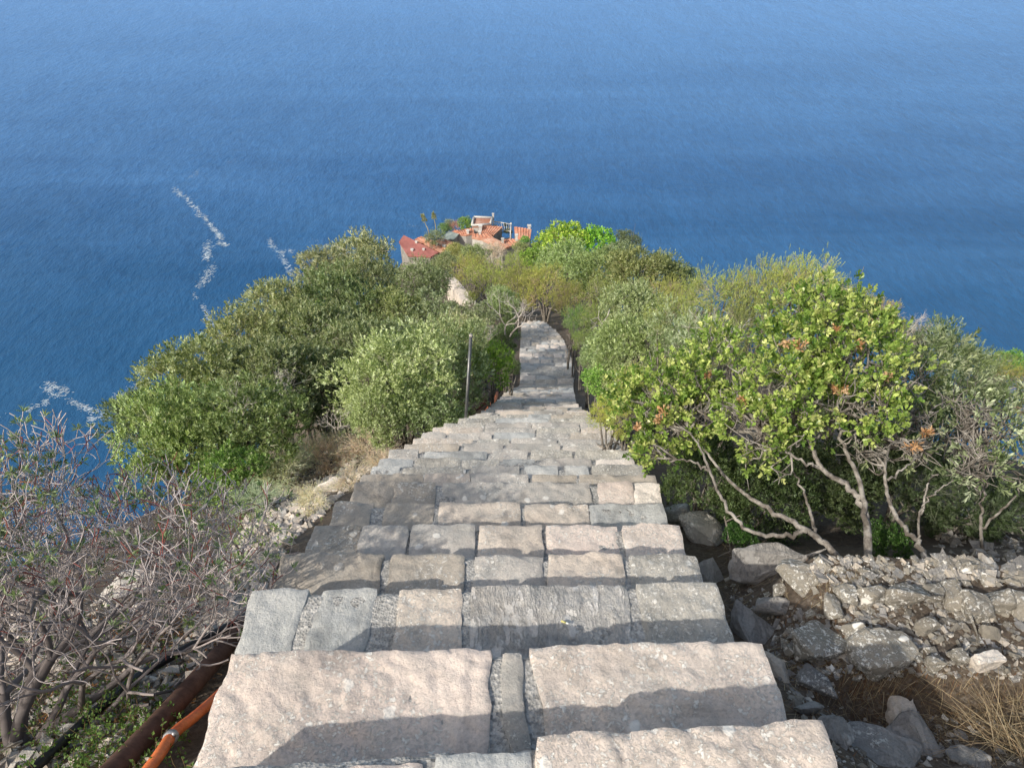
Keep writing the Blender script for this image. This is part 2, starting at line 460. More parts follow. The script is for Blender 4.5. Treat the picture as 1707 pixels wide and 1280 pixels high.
def make_crown(kind, seed):
    rs = np.random.default_rng(seed)
    if kind in ('oak', 'phil'):
        bl = dome_blobs(rs, 34 if kind == 'oak' else 36, .15, .32)
        P, D = blob_tips(rs, bl, 2000, seed, spike=0.5 if kind == 'phil' else 0.35)
        parts = [rosettes(rs, P, D, 6, 10, .042, .021, (0.25, 1.35), .07, PAL[kind], LEAF4)]
        extra = crown_twigs(rs, bl, 3, .3, .007, (0.30, .27, .23))
    elif kind == 'heath':
        bl = dome_blobs(rs, 34, .13, .28)
        P, D = blob_tips(rs, bl, 1000, seed, (0.6, 1.12), -0.5, 1.0, 0.6)
        parts = [rosettes(rs, P, D, 24, 32, .030, .0078, (0.3, 1.15), .15, PAL[kind], NEEDLE, (0.31, 0.34, 0.11)),]
        extra = crown_twigs(rs, bl, 5, .3, .006, (0.33, .28, .24))
    elif kind == 'arb':
        bl = dome_blobs(rs, 28, .17, .33)
        P, D = blob_tips(rs, bl, 900, seed, spike=0.15)
        parts = [rosettes(rs, P, D, 6, 10, .066, .036, (0.3, 1.3), .07, PAL[kind], LEAF4)]
        extra = crown_twigs(rs, bl, 2, .3, .007, (0.26, .22, .18))
    elif kind == 'olive':
        bl = dome_blobs(rs, 24, .2, .36)
        P, D = blob_tips(rs, bl, 620, seed, (0.65, 1.1), spike=0.5)
        parts = [rosettes(rs, P, D, 10, 16, .058, .015, (0.3, 1.0), .14, PAL[kind], LEAF4)]
        extra = crown_twigs(rs, bl, 5, .3, .006, (0.36, .33, .28))
    elif kind == 'dry':
        bl = dome_blobs(rs, 18, .2, .36, .5)
        P, D = blob_tips(rs, bl, 500, seed, (0.4, 1.1), spike=0.4)
        parts = [rosettes(rs, P, D, 3, 6, .038, .016, (0.3, 1.3), .08, PAL[kind], LEAF4)]
        extra = crown_twigs(rs, bl, 26, .3, .006, (0.40, .35, .30))
    v, f, c = cat(parts)
    if f.shape[1] == 3:
        ev, ef, ec = extra
        ef = np.concatenate([ef[:, [0, 1, 2]], ef[:, [0, 2, 3]]])
        v, f, c = cat([(v, f, c), (ev, ef, ec)])
    else:
        v, f, c = cat([(v, f, c), extra])
    me = mesh_np(kind + '_foliage', v, f, False, c)
    me.materials.append(M['needle'] if kind == 'heath' else (M['leaf_gloss'] if kind == 'arb' else M['leaf']))
    return me

def make_trunk(seed):
    rs = np.random.default_rng(seed); lines = []
    for k in range(5):
        a = k * 1.257 + rs.uniform(-.4, .4); r = rs.uniform(.25, .6)
        e = np.array([math.cos(a) * r, math.sin(a) * r, 1.0])
        pts = smooth_line([[0.03 * math.cos(a), 0.03 * math.sin(a), -0.12], e * [.3, .3, .35] + rs.normal(0, .04, 3), e * [.7, .7, .7] + rs.normal(0, .05, 3), e], 9)
        lines.append((pts, np.linspace(.045, .016, 9), None))
        for q in range(3):
            i = rs.integers(3, 8); d = norm(rs.normal(size=3) * [1, 1, .4] + [0, 0, .4]) * .35
            lines.append((smooth_line([pts[i], pts[i] + d * .5 + rs.normal(0, .03, 3), pts[i] + d], 5), np.linspace(.018, .006, 5), None))
    return tube_mesh('trunk', lines, 6)

CROWN = {k: [make_crown(k, 10 * i + 3 + s) for s in range(3 if k in ('oak', 'phil') else 2)] for i, k in enumerate(('oak', 'phil', 'heath', 'arb', 'olive', 'dry'))}
TRUNK = [make_trunk(5), make_trunk(6)]
for t in TRUNK: t.materials.append(M['bark'])

SPEC = {'oak': ('holm_oak', 'tree'), 'phil': ('evergreen_shrub', 'shrub'), 'heath': ('heath_shrub', 'shrub'),
        'arb': ('broadleaf_shrub', 'shrub'), 'olive': ('silvery_shrub', 'shrub'), 'dry': ('dry_shrub', 'shrub')}
rng = np.random.default_rng(77)

def shrub(px, py, d, rpx, kind, label, tint=(1, 1, 1), group=None, zs=1.1, rx=1.0):
    c = at(px, py, d); r = rpx / F * d * 1.30
    base = gz(c[0], c[1])
    h = c[2] - base
    if h < r * 0.25: print('LOW crown', px, py, round(h, 2), round(r, 2))
    name, cg = SPEC[kind]
    root = empty(name, (c[0], c[1], base), label, cg, group)
    i = int(rng.integers(0, len(CROWN[kind])))
    f = link('foliage', CROWN[kind][i], None, root, (0, 0, h))
    q_ = rng.uniform(.88, 1.14); f.scale = (r * rx * q_, r * rx / q_, r * zs * rng.uniform(.9, 1.12)); f.rotation_euler = (rng.uniform(-.12, .12), rng.uniform(-.12, .12), rng.uniform(0, 6.28))
    v = rng.uniform(.9, 1.1)
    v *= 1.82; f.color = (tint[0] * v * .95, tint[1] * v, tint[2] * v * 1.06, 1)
    if h > 0.15:
        t = link('trunk', TRUNK[int(rng.integers(0, 2))], None, root)
        s = max(r, 0.3)
        t.scale = (s, s, max(h, .2)); t.rotation_euler = (0, 0, rng.uniform(0, 6.28))
    return root

# ------------------------------------------------------------------ world, sun, camera
SUN_EL, SUN_ROT = R(37), R(229)
w = bpy.data.worlds.new('World'); S.world = w; w.use_nodes = True
nt = w.node_tree
bg = nt.nodes.get('Background') or nt.nodes.new('ShaderNodeBackground')
sky = nt.nodes.new('ShaderNodeTexSky'); sky.sky_type = 'NISHITA'; sky.sun_disc = False
sky.sun_elevation = SUN_EL; sky.sun_rotation = SUN_ROT; sky.altitude = 250; sky.air_density = 1.5; sky.dust_density = 5.0; sky.ozone_density = 1.0
nt.links.new(sky.outputs[0], bg.inputs['Color']); bg.inputs['Strength'].default_value = 0.15
sd = bpy.data.lights.new('sun', 'SUN'); sd.energy = 3.9; sd.angle = R(0.8); sd.color = (1.0, 0.93, 0.83)
so = bpy.data.objects.new('sun', sd); COL.objects.link(so); so.location = (0, 0, 40)
dirv = Vector((math.sin(SUN_ROT) * math.cos(SUN_EL), math.cos(SUN_ROT) * math.cos(SUN_EL), math.sin(SUN_EL)))
so.rotation_euler = dirv.to_track_quat('Z', 'Y').to_euler()

cam = bpy.data.cameras.new('camera'); co = bpy.data.objects.new('camera', cam); COL.objects.link(co)
cam.sensor_width = 36; cam.lens = F / 1707 * 36; cam.clip_end = 60000; cam.clip_start = 0.05
co.rotation_euler = (math.pi / 2 - PITCH, 0, 0); S.camera = co
S.view_settings.view_transform = 'Standard'; S.view_settings.look = 'None'; S.view_settings.exposure = 0; S.view_settings.gamma = 1
S.cycles.max_bounces = 6; S.cycles.diffuse_bounces = 3; S.cycles.transparent_max_bounces = 12
S.cycles.use_denoising = True

# ------------------------------------------------------------------ sea
def sea_mat():
    m, nt, b, out = newmat('sea_water'); g = NT(nt); v = g.pos()
    mp = g.mapping(v, (1.0, 0.42, 1), (0, 0, R(28)))
    n1 = g.noise(mp, 0.42, 6, 0.66, 0.2)
    mp2 = g.mapping(v, (1.0, 0.5, 1), (0, 0, R(-12)))
    n2 = g.noise(mp2, 1.3, 4, 0.6, 0.2)
    n3 = g.noise(mp, 0.045, 4, 0.5)
    big = g.noise(g.mapping(v, (0.35, 1.6, 1), (0, 0, R(-22))), 0.009, 7, 0.66, .6)
    c = g.mix(g.ramp(big, [(0.38, 0.0), (0.62, 1.0)]), (0.020, 0.088, 0.225), (0.040, 0.135, 0.31))
    wv = g.math('ADD', g.math('MULTIPLY', n1, 0.8), g.math('MULTIPLY', n2, 0.2))
    c = g.mix(1.0, c, g.ramp(wv, [(0.34, 0.84), (0.5, 1.0), (0.66, 1.18)]), 'MULTIPLY')
    # greener shallows near the shore
    sx = g.n('ShaderNodeSeparateXYZ'); g.l(v, sx.inputs[0])
    yv = g.math('ADD', sx.outputs[1], g.math('MULTIPLY', n3, 60))
    c = g.mix(g.ramp(g.math('DIVIDE', yv, 600), [(0.30, 0.55), (0.55, 0.0)]), c, (0.018, 0.092, 0.195))
    far = g.ramp(g.math('DIVIDE', g.math('ADD', sx.outputs[1], g.math('MULTIPLY', big, 60)), 1000), [(0.24, 0.0), (0.45, 0.48), (0.70, 1.0)])  # haze painted into the base colour, paler with distance
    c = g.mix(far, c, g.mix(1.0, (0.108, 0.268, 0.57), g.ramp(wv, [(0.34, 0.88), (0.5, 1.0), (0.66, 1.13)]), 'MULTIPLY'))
    g.l(c, b.inputs['Base Color'])
    b.inputs['Roughness'].default_value = 0.28
    b.inputs['IOR'].default_value = 1.33
    h = g.math('ADD', g.math('MULTIPLY', n1, 1.0), g.math('ADD', g.math('MULTIPLY', n2, 0.12), g.math('MULTIPLY', n3, 2.6)))
    g.l(g.bump(h, 0.85, 0.75), b.inputs['Normal'])
    return m
rr = np.concatenate([np.linspace(0, 1200, 60), np.geomspace(1300, 40000, 40)])
aa = np.linspace(0, 2 * math.pi, 97)[:-1]
V = [(0, 0, SEA)]
for r_ in rr[1:]:
    for a_ in aa: V.append((r_ * math.cos(a_), r_ * math.sin(a_), SEA))
Fc, Ln = [], []
n_ = len(aa)
for j in range(n_): Fc += [0, 1 + j, 1 + (j + 1) % n_]; Ln.append(3)
for i in range(len(rr) - 2):
    for j in range(n_):
        a0 = 1 + i * n_ + j; a1 = 1 + i * n_ + (j + 1) % n_
        Fc += [a0, a0 + n_, a1 + n_, a1]; Ln.append(4)
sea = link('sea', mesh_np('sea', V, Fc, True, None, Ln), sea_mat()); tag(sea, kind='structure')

# foam drifting on the water
def foam():
    rs = np.random.default_rng(4)
    tr = [([(292, 316), (305, 328), (325, 345), (345, 368), (362, 388), (370, 398)], 5, 260, 1.0),
          ([(345, 405), (348, 420), (345, 430)], 8, 90, 1.0), ([(362, 405), (378, 408)], 5, 40, 1),
          ([(355, 445), (345, 460), (333, 478)], 8, 130, .8), ([(326, 488), (325, 500)], 4, 14, .6),
          ([(318, 295), (328, 285)], 4, 22, .6), ([(395, 267), (380, 272)], 3, 12, .5),
          ([(450, 400), (455, 412), (468, 425), (480, 445), (488, 458)], 5, 110, .9), ([(465, 420), (490, 418)], 5, 40, .7),
          ([(338, 508), (345, 525), (352, 540), (368, 540), (385, 548)], 5, 120, .8), ([(395, 528), (420, 522)], 4, 40, .9),
          ([(330, 562), (345, 572), (320, 580), (290, 588)], 8, 150, .9), ([(255, 612), (243, 630), (225, 645), (195, 660)], 8, 120, .7),
          ([(75, 640), (90, 645), (110, 650), (95, 660), (80, 650)], 8, 110, .8), ([(78, 668), (60, 678), (45, 684)], 5, 50, .8),
          ([(120, 668), (140, 680), (170, 688)], 8, 90, .8), ([(20, 700), (40, 760), (90, 860), (60, 920)], 22, 60, .6),
          ([(685, 375), (695, 377)], 3, 10, .5), ([(540, 400), (520, 402)], 5, 10, .5), ([(150, 700), (190, 690)], 8, 60, .8)]
    V = []; Fl = []; Ln = []
    for pts, wd, n, sz in tr:
        pl = smooth_line([(p[0], p[1], 0) for p in pts], 40)
        for _ in range(int(n * 2.0)):
            q = pl[rs.integers(0, 40)]
            nn = noise.noise(Vector((q[0] * .12, q[1] * .12, 3)))
            p = on_z(q[0] + rs.normal(0, wd * .5) + nn * 9, q[1] + rs.normal(0, wd * .38), SEA + 0.05 + rs.uniform(0, .02))
            s = sz * rs.uniform(0.05, .21) * (1.8 if rs.random() < .08 else 1)
            k = 6; o = len(V); a0 = rs.uniform(0, 6.28); el = rs.uniform(1.6, 4.5); th = R(25) + rs.normal(0, .5)
            for j in range(k):
                a = a0 + j * 2 * math.pi / k; rr_ = s * rs.uniform(.5, 1.2)
                dx, dy = rr_ * math.cos(a) * el, rr_ * math.sin(a)
                V.append((p[0] + dx * math.cos(th) - dy * math.sin(th), p[1] + dx * math.sin(th) + dy * math.cos(th), p[2]))
            Fl += list(range(o, o + k)); Ln.append(k)
    me = mesh_np('sea_foam', V, Fl, False, None, Ln)
    o = link('sea_foam', me, plain_mat('foam', (0.36, 0.48, 0.58), (0.62, 0.70, 0.76), .5, .8, 0, .01))
    nt = me.materials[0].node_tree; ou = [n for n in nt.nodes if n.type == 'OUTPUT_MATERIAL'][0]; bs = [n for n in nt.nodes if n.type == 'BSDF_PRINCIPLED'][0]
    tr_ = nt.nodes.new('ShaderNodeBsdfTransparent'); mx = nt.nodes.new('ShaderNodeMixShader'); mx.inputs[0].default_value = .7
    nt.links.new(tr_.outputs[0], mx.inputs[1]); nt.links.new(bs.outputs[0], mx.inputs[2]); nt.links.new(mx.outputs[0], ou.inputs['Surface'])
    tag(o, 'thin broken streaks of white foam drifting on the blue sea', 'foam', kind='stuff')
foam()

# ------------------------------------------------------------------ terrain mesh
def terrain():
    sx = np.concatenate([-np.geomspace(2.6, 180, 70)[::-1], np.arange(-2.55, 3.6, 0.045), np.geomspace(3.65, 180, 70)])
    sy = np.concatenate([np.linspace(-40, 0.2, 50), np.arange(0.25, 3.6, 0.04), np.geomspace(3.65, 260, 190)])
    X, Y = np.meshgrid(sx, sy)
    Z = ground(X, Y)
    flat = np.stack([X.ravel(), Y.ravel(), Z.ravel()], 1)
    for i in range(len(flat)):
        x, y, z = flat[i]
        flat[i, 2] = max(z + gnoise(x, y), SEA - 8)
    ny, nx = X.shape
    i, j = np.meshgrid(np.arange(ny - 1), np.arange(nx - 1), indexing='ij')
    a = (i * nx + j).ravel()
    f = np.stack([a, a + 1, a + nx + 1, a + nx], 1)
    me = mesh_np('hillside', flat, f, True)
    m, nt, b, out = newmat('soil'); g = NT(nt); v = g.pos()
    n1 = g.noise(v, 2.0, 6, .65); n2 = g.noise(v, 30, 6, .7); vo = g.voro(v, 85, out='Color')
    sp = g.n('ShaderNodeSeparateColor'); g.l(vo, sp.inputs[0])
    c = g.ramp(sp.outputs[0], [(0, (.12, .092, .068)), (.5, (.15, .118, .088)), (.8, (.19, .155, .12)), (1, (.26, .225, .18))])
    c = g.mix(g.ramp(n1, [(.4, 0.0), (.62, .85)]), c, (0.13, 0.095, 0.065))
    c = g.mix(1.0, c, g.ramp(n2, [(.3, .5), (.7, 1.35)]), 'MULTIPLY')
    g.l(c, b.inputs['Base Color']); b.inputs['Roughness'].default_value = .95
    g.l(g.bump(g.math('ADD', n2, n1), 1.0, .03), b.inputs['Normal'])
    o = link('hillside', me, m); tag(o, kind='structure')
terrain()

# ------------------------------------------------------------------ staircase
LPY = [530, 545, 560, 590, 620, 642, 651, 664, 680, 690, 697, 705, 727, 735, 750, 795, 830, 862, 905, 962, 1090, 1268, 1500]
LPX = [868, 869, 868, 866, 867, 866, 845, 831, 810, 788, 766, 736, 692, 683, 650, 598, 565, 538, 488, 424, 385, 222, 10]
RPY = [532, 540, 550, 565, 580, 600, 620, 637, 670, 685, 699, 708, 721, 733, 746, 763, 775, 781, 801, 837, 875, 927, 978, 1065, 1188, 1500]
RPX = [903, 915, 928, 940, 946, 955, 958, 954, 961, 985, 997, 1020, 1029, 1034, 1053, 1057, 1074, 1090, 1100, 1107, 1138, 1168, 1210, 1280, 1372, 1600]

def prof_hit(py):
    """(Y, z) where the centre-plane ray meets the line of the step edges"""
    r = ray(853.5, py); t = r[2] / r[1]
    ys = np.linspace(0.2, 22.3, 4000)
    f = prof(ys) - t * ys
    i = np.where((f[:-1] < 0) & (f[1:] >= 0))[0]
    if len(i) == 0: return None
    return ys[i[0]]

noses = []
for py in (1238, 1080, 976, 923, 875, 838, 803, 790, 776, 764, 751, 739, 730, 720.5, 712, 704):
    r = ray(853.5, py); t = r[2] / r[1]
    Y = -1.25 / (t + 0.7265)
    noses.append((Y, -1.25 - 0.7265 * Y))
Y = noses[-1][0]
rs = np.random.default_rng(8)
while Y < 22.0:
    zt = prof(Y) - lerp_table(Y, [6, 12, 14.5], [.26, .24, .15]) * rs.uniform(.9, 1.1)
    while prof(Y) > zt: Y += 0.01
    noses.append((Y, float(prof(Y))))

def nose_line(Y, z):
    # photo row of this nose on the centre line, then the photo's edge columns for that row
    v = np.array([0, Y, z]); dep = Y * CP - z * SP; up = Y * SP + z * CP
    py = 640 - up / dep * F
    pl = lerp_table(py, LPY, LPX)
    # right end is read a few rows higher near the camera, as the edges run slightly askew
    pr = lerp_table(py - lerp_table(py, [600, 900, 1300], [0, 5, 40]), RPY, RPX)
    xl = (pl - 853.5) / F * dep; xr = (pr - 853.5) / F * dep
    return xl, xr

def vnoise(p, sc, oct_=4, off=0.0):
    return noise.fractal(Vector((p[0] * sc + off, p[1] * sc, p[2] * sc)), 1.0, 2.0, oct_)

def stone_block(name, A, B, C, D, z, res, mat, parent, seed, rough=0.006, skirt=0.2, ridge=0.0, tilt=0.0, base=(0, 0, 0), edge=0.007):
    """A back-left, B back-right, C front-right, D front-left (xy). returns arrays"""
    A, B, C, D = [np.array(q, float) for q in (A, B, C, D)]
    wd = max(np.linalg.norm(C - D), np.linalg.norm(B - A)); dp = max(np.linalg.norm(D - A), np.linalg.norm(C - B))
    nx = max(3, int(wd / res)); ny = max(3, int(dp / res))
    V = np.zeros((ny + 1, nx + 1, 3))
    for j in range(ny + 1):
        v = j / ny
        for i in range(nx + 1):
            u = i / nx
            p = (A * (1 - u) + B * u) * (1 - v) + (D * (1 - u) + C * u) * v
            # irregular outline
            eu = (2 * u - 1); ev = (2 * v - 1)
            j1 = vnoise((p[0], p[1], seed), 7, 4) * 0.016
            j2 = vnoise((p[0], p[1], seed + 9), 9, 4, 4.0) * 0.014
            cr = (abs(eu) ** 10) * (abs(ev) ** 10) * 0.004
            p = p + np.array([j1 * .8 * abs(eu) ** 2 * (1 - .6 * abs(ev) ** 6) - np.sign(eu) * cr, j2 * .8 * abs(ev) ** 2 * (1 - .6 * abs(eu) ** 6) - np.sign(ev) * cr])
            de = min(u, 1 - u) * wd; df = min(v, 1 - v) * dp
            dd = min(de, df)
            er = edge * (1 + 0.6 * vnoise((p[0], p[1], seed), 16, 2, 8.0))
            rnd = 0.0
            if dd < er:
                q = 1 - dd / er; rnd = -er * 0.8 * (1 - math.sqrt(max(0, 1 - q * q)))
            h = vnoise((p[0], p[1], seed), 2.2, 2) * rough * 0.9 + vnoise((p[0], p[1], seed), 17, 4) * rough * .8
            # broken bedding ledges
            lg = vnoise((p[0] * 1.0 + p[1] * .5, p[1] * 1.6, seed), 3.1, 4, 3.0) * 2.2
            fl_ = math.floor(lg); h += rough * .75 * (fl_ + min(1, (lg - fl_) * 9))
            if ridge:
                t_ = (p[0] * 0.8 + p[1] * 0.45) * 7 + vnoise((p[0], p[1], seed), 3.5, 3) * 1.9
                h += ridge * (abs((t_ % 1.0) - 0.5) * 2 > 0.82) * -1.0 + ridge * 0.9 * (math.floor(t_) % 3 - 1) * .4
            V[j, i] = (p[0], p[1], z + h + rnd + tilt * (v - .5))
    top = V.reshape(-1, 3)
    idx = np.arange((ny + 1) * (nx + 1)).reshape(ny + 1, nx + 1)
    f = np.stack([idx[:-1, :-1], idx[1:, :-1], idx[1:, 1:], idx[:-1, 1:]], -1).reshape(-1, 4)[:, ::-1]
    border = list(idx[0, :]) + list(idx[1:, -1]) + list(idx[-1, :-1][::-1]) + list(idx[1:-1, 0][::-1])
    cur = top[border].copy(); n0 = len(top) + len(border); sk = [cur.copy()]; rings = [list(range(len(top), n0))]
    cen = top.mean(0)
    levels = [0.03, 0.09, skirt] if res < 0.03 else [skirt]
    for l in levels:
        ring = cur.copy(); ring[:, 2] = np.minimum(cur[:, 2] - 0.002, z - l)
        dirc = ring - cen; dirc[:, 2] = 0
        for q in range(len(ring)):
            nn = vnoise(ring[q], 12, 2, seed) * 0.008
            ring[q, :2] += dirc[q, :2] / (np.linalg.norm(dirc[q, :2]) + 1e-6) * nn
        sk.append(ring); rings.append(list(range(n0, n0 + len(ring)))); n0 += len(ring)
    allv = np.vstack([top] + sk)
    fs = [f]
    for a, b in zip(rings[:-1], rings[1:]):
        m_ = len(a)
        fs.append(np.array([[a[k], a[(k + 1) % m_], b[(k + 1) % m_], b[k]] for k in range(m_)]))
    fs = np.concatenate(fs)
    allv = allv - np.array(base)
    if name is None: return allv, fs
    o = link(name, mesh_np(name, allv, fs, True), M[mat], parent)
    return o

# hand-read stones of the nearest steps: (u at nose 0..1, material, back shift, front offset, ridge)
STONES = {
    0: [(0.0, .405, 'pink', 0, -.035, 0), (.42, .56, 'blue', 0, -.02, .004), (.568, 1.0, 'pinkl', 0, .012, .006)],
    1: [(0.0, .485, 'pink', 0, 0, .004), (.505, .545, 'grey', .02, -.02, 0), (.555, 1.0, 'pinkl', .05, .004, 0)],
    2: [(0.0, .125, 'blue', -.03, 0.005, 0), (.15, .27, 'blue', -.03, 0, 0), (.315, .45, 'beige', 0, -.01, .003), (.468, .80, 'slate', .0, 0, .007), (.822, 1.0, 'lich', 0, .006, 0)],
    3: [(0.0, .245, 'brown', .0, .01, .004), (.272, .44, 'brown', 0, 0, 0), (.468, .628, 'grey', 0, -.008, .003), (.645, .815, 'beige', 0, 0, 0), (.838, 1.0, 'lich', 0, 0, 0)],
    4: [(0.0, .125, 'brown', 0, .01, 0), (.14, .255, 'grey', 0, -.004, 0), (.275, .44, 'grey', 0, 0, 0), (.455, .62, 'beige', 0, .006, .003), (.635, .825, 'pink', 0, 0, 0), (.845, 1.0, 'pinkl', 0, .004, 0)],
    5: [(0.0, .115, 'brown', 0, .01, 0), (.16, .30, 'brown', 0, 0, 0), (.322, .56, 'beige', 0, 0, 0), (.58, .765, 'beige', 0, -.006, .004), (.775, 1.0, 'blue', 0, 0, .003)],
    6: [(0.0, .13, 'brown', 0, .01, 0), (.14, .265, 'brown', 0, 0, 0), (.295, .77, 'grey', 0, 0, .003), (.80, .905, 'pink', 0, 0, 0), (.915, 1.0, 'pale', 0, 0, 0)],
}
def staircase():
    base = np.array([0.0, 0.3, -1.9])
    root = empty('stone_staircase', base, 'long steep staircase of rough stone slabs running down the ridge towards the sea', 'staircase')
    rs = np.random.default_rng(31)
    lines = []
    xl0, xr0 = nose_line(0.30, -1.47)
    prev = (0.30, xl0, xr0, 0.0)
    step_geo = []
    pz = -1.5
    # hidden step under the photographer and a few above it
    for k, (Y, z) in enumerate(noses):
        xl, xr = nose_line(Y, z)
        step_geo.append((k, prev, (Y, xl, xr, z)))
        prev = (Y, xl, xr, z)
    # winders turning left at the foot of the visible flight
    for k, pa, cu in step_geo:
        Yb, xlb, xrb, zb = pa; Yf, xlf, xrf, z = cu
        near = k < 18
        res = 0.0115 if k < 2 else 0.014 if k < 4 else 0.02 if k < 8 else 0.03 if k < 18 else 0.06
        skew = 0.045 if k == 0 else 0.018 if k < 3 else 0
        bx0, bx1 = (xlb * 1.0, xrb * 1.0)
        # back edge keeps the side lines of this step (nearly constant x)
        bl = xlf + (xlb - xlf) * 0.25; br = xrf + (xrb - xrf) * 0.25
        # mortar core
        cv, cf = stone_block(None, (bl + .012, Yb - .06), (br - .012, Yb - .06), (xrf - .012, Yf - .014 + skew), (xlf + .012, Yf - .014 - skew), z - 0.011, max(res, .02), None, None, k + .5, 0.0022, 0.75, base=base, edge=.02)
        sm = 'mortar'
        so_ = link('step', mesh_np('step', cv, cf, True), M[sm], root)
        if k in STONES: lst = STONES[k]
        else:
            n = int(rs.integers(4, 7)) if k < 16 else int(rs.integers(3, 6))
            cuts = np.cumsum(rs.uniform(.6, 1.6, n)); cuts = np.concatenate([[0], cuts / cuts[-1]])
            g_ = 0.012; main_ = rs.choice(['grey', 'beige', 'brown', 'lich', 'pinkl', 'blue'])
            lst = []
            for i in range(n):
                mt = rs.choice(['grey', 'beige', 'brown', 'blue', 'grey', 'lich', 'grey', 'pale' if i in (0, n - 1) else 'grey'])
                if k >= 18 and rs.random() < .65: mt = main_
                gp = g_ * rs.uniform(.1, 1.5) * (2 if k >= 18 else 1)
                lst.append((cuts[i] + (gp if i else 0), cuts[i + 1] - (gp if i < n - 1 else 0), mt, rs.uniform(-.01, .01), rs.uniform(-.012, .012), .002 * (rs.random() < .4)))
        acc = {}
        for (u0, u1, mt, bs, fo, rdg) in lst:
            if k >= 3: u0 = max(0, u0 - .004); u1 = min(1, u1 + .004)
            W = xrf - xlf; Wb = br - bl
            yl = Yf - skew + 2 * skew * u0 + fo; yr = Yf - skew + 2 * skew * u1 + fo
            ub0 = max(0, u0 + bs * (u0 > 0)); ub1 = min(1, u1 + bs * (u1 < 1))
            A = (bl + Wb * ub0, Yb - .035); B = (bl + Wb * ub1, Yb - .035)
            C = (xlf + W * u1, yr); D = (xlf + W * u0, yl)
            zz = z + rs.normal(0, .004 if near else .014)
            if near:
                stone_block('stone', A, B, C, D, zz, res, mt, so_, k * 3.1 + u0 * 7, .006 if k < 3 else .008, .18, rdg, rs.normal(0, .006), base)
            else:
                acc.setdefault(mt, []).append(stone_block(None, A, B, C, D, zz, res, mt, None, k * 3.1 + u0 * 7, .012, .18, 0, rs.normal(0, .01), base, edge=.015))
        if acc:
            me_v, me_f, mi = [], [], []; off = 0; mats = []
            for q, (mt, lst2) in enumerate(acc.items()):
                mats.append(M[mt])
                for v, f in lst2:
                    me_v.append(v); me_f.append(f + off); off += len(v); mi += [q] * len(f)
            me = mesh_np('paving', np.concatenate(me_v), np.concatenate(me_f), True)
            for mm in mats: me.materials.append(mm)
            me.polygons.foreach_set('material_index', np.array(mi, np.int32))
            link('paving', me, None, so_)
    # last winding steps: thin wedges turning left round the bend
    Yl, xl, xr, zl = prev
    piv = np.array([xl - 0.05, Yl - .1])
    for q in range(7):
        a0 = R(6 + q * 13); a1 = R(6 + (q + 1) * 13 + 1)
        r1 = (xr - xl) + .05
        def pt(a, r): return piv + np.array([math.cos(a) * r, math.sin(a) * r * 1.0])
        z = zl - 0.10 * (q + 1)
        cv, cf = stone_block(None, pt(a0, .1), pt(a0, r1), pt(a1, r1), pt(a1, .1), z, .05, None, None, 90 + q, .012, .6, base=base, edge=.03)
        link('step', mesh_np('step', cv, cf, True), M[['grey', 'beige', 'blue'][q % 3]], root)
staircase()

# lower flight of the path, seen pale through the scrub
def lower_path():
    V = []
    segs = [(739, 462, 752, 459), (746, 472, 762, 468), (752, 480, 768, 476), (757, 488, 775, 484), (764, 496, 780, 492), (770, 505, 786, 500), (778, 515, 796, 510)]
    segs = segs[::-1]
    d = 44.0; pts = []
    for (x0, y0, x1, y1) in segs:
        pts.append((at(x0, y0, d), at(x1, y1, d))); d += 2.6
    arr = []
    for (a, b), (c, e) in zip(pts[:-1], pts[1:]):
        for k in range(3):
            t0, t1 = k / 3, (k + 1) / 3
            A = a * (1 - t0) + c * t0; B = b * (1 - t0) + e * t0; C_ = b * (1 - t1) + e * t1; D_ = a * (1 - t1) + c * t1
            z = max(A[2], D_[2])
            arr.append(stone_block(None, A[:2], B[:2], C_[:2], D_[:2], z, .18, None, None, z, .05, 2.5, edge=.06))
    v, f, o_ = [], [], 0
    for a, b in arr: v.append(a); f.append(b + o_); o_ += len(a)
    o = link('path', mesh_np('path', np.concatenate(v), np.concatenate(f), True), M['beige'])
    tag(o, kind='structure')
lower_path()

# ------------------------------------------------------------------ rocks
def rock_mesh(seed, sx, sy, sz, sub=3, rough=0.06):
    rs = np.random.default_rng(seed)
    bm = bmesh.new()
    n = 15
    for _ in range(n):
        p = rs.uniform(-1, 1, 3); p /= max(abs(p)) ** 0.75
        bm.verts.new((p[0] * sx / 2, p[1] * sy / 2, p[2] * sz / 2))
    r = bmesh.ops.convex_hull(bm, input=bm.verts)
    junk = [g for g in bm.verts if not g.link_faces]
    bmesh.ops.delete(bm, geom=junk, context='VERTS')
    bmesh.ops.bevel(bm, geom=bm.edges[:] , offset=min(sx, sy, sz) * .05, segments=1, affect='EDGES')
    bmesh.ops.triangulate(bm, faces=bm.faces[:])
    for _ in range(sub):
        long_ = [e for e in bm.edges if e.calc_length() > min(sx, sy) / 12]
        if long_: bmesh.ops.subdivide_edges(bm, edges=long_, cuts=1, use_grid_fill=False)
        bmesh.ops.triangulate(bm, faces=bm.faces[:])
    bm.normal_update()
    s = min(sx, sy)
    for v in bm.verts:
        h = noise.fractal(v.co * (3.0 / s) + Vector((seed, 0, 0)), 1.0, 2.0, 4) * rough * s
        v.co += v.normal * h
    me = bpy.data.meshes.new('rock'); bm.to_mesh(me); bm.free()
    for p in me.polygons: p.use_smooth = False
    return me

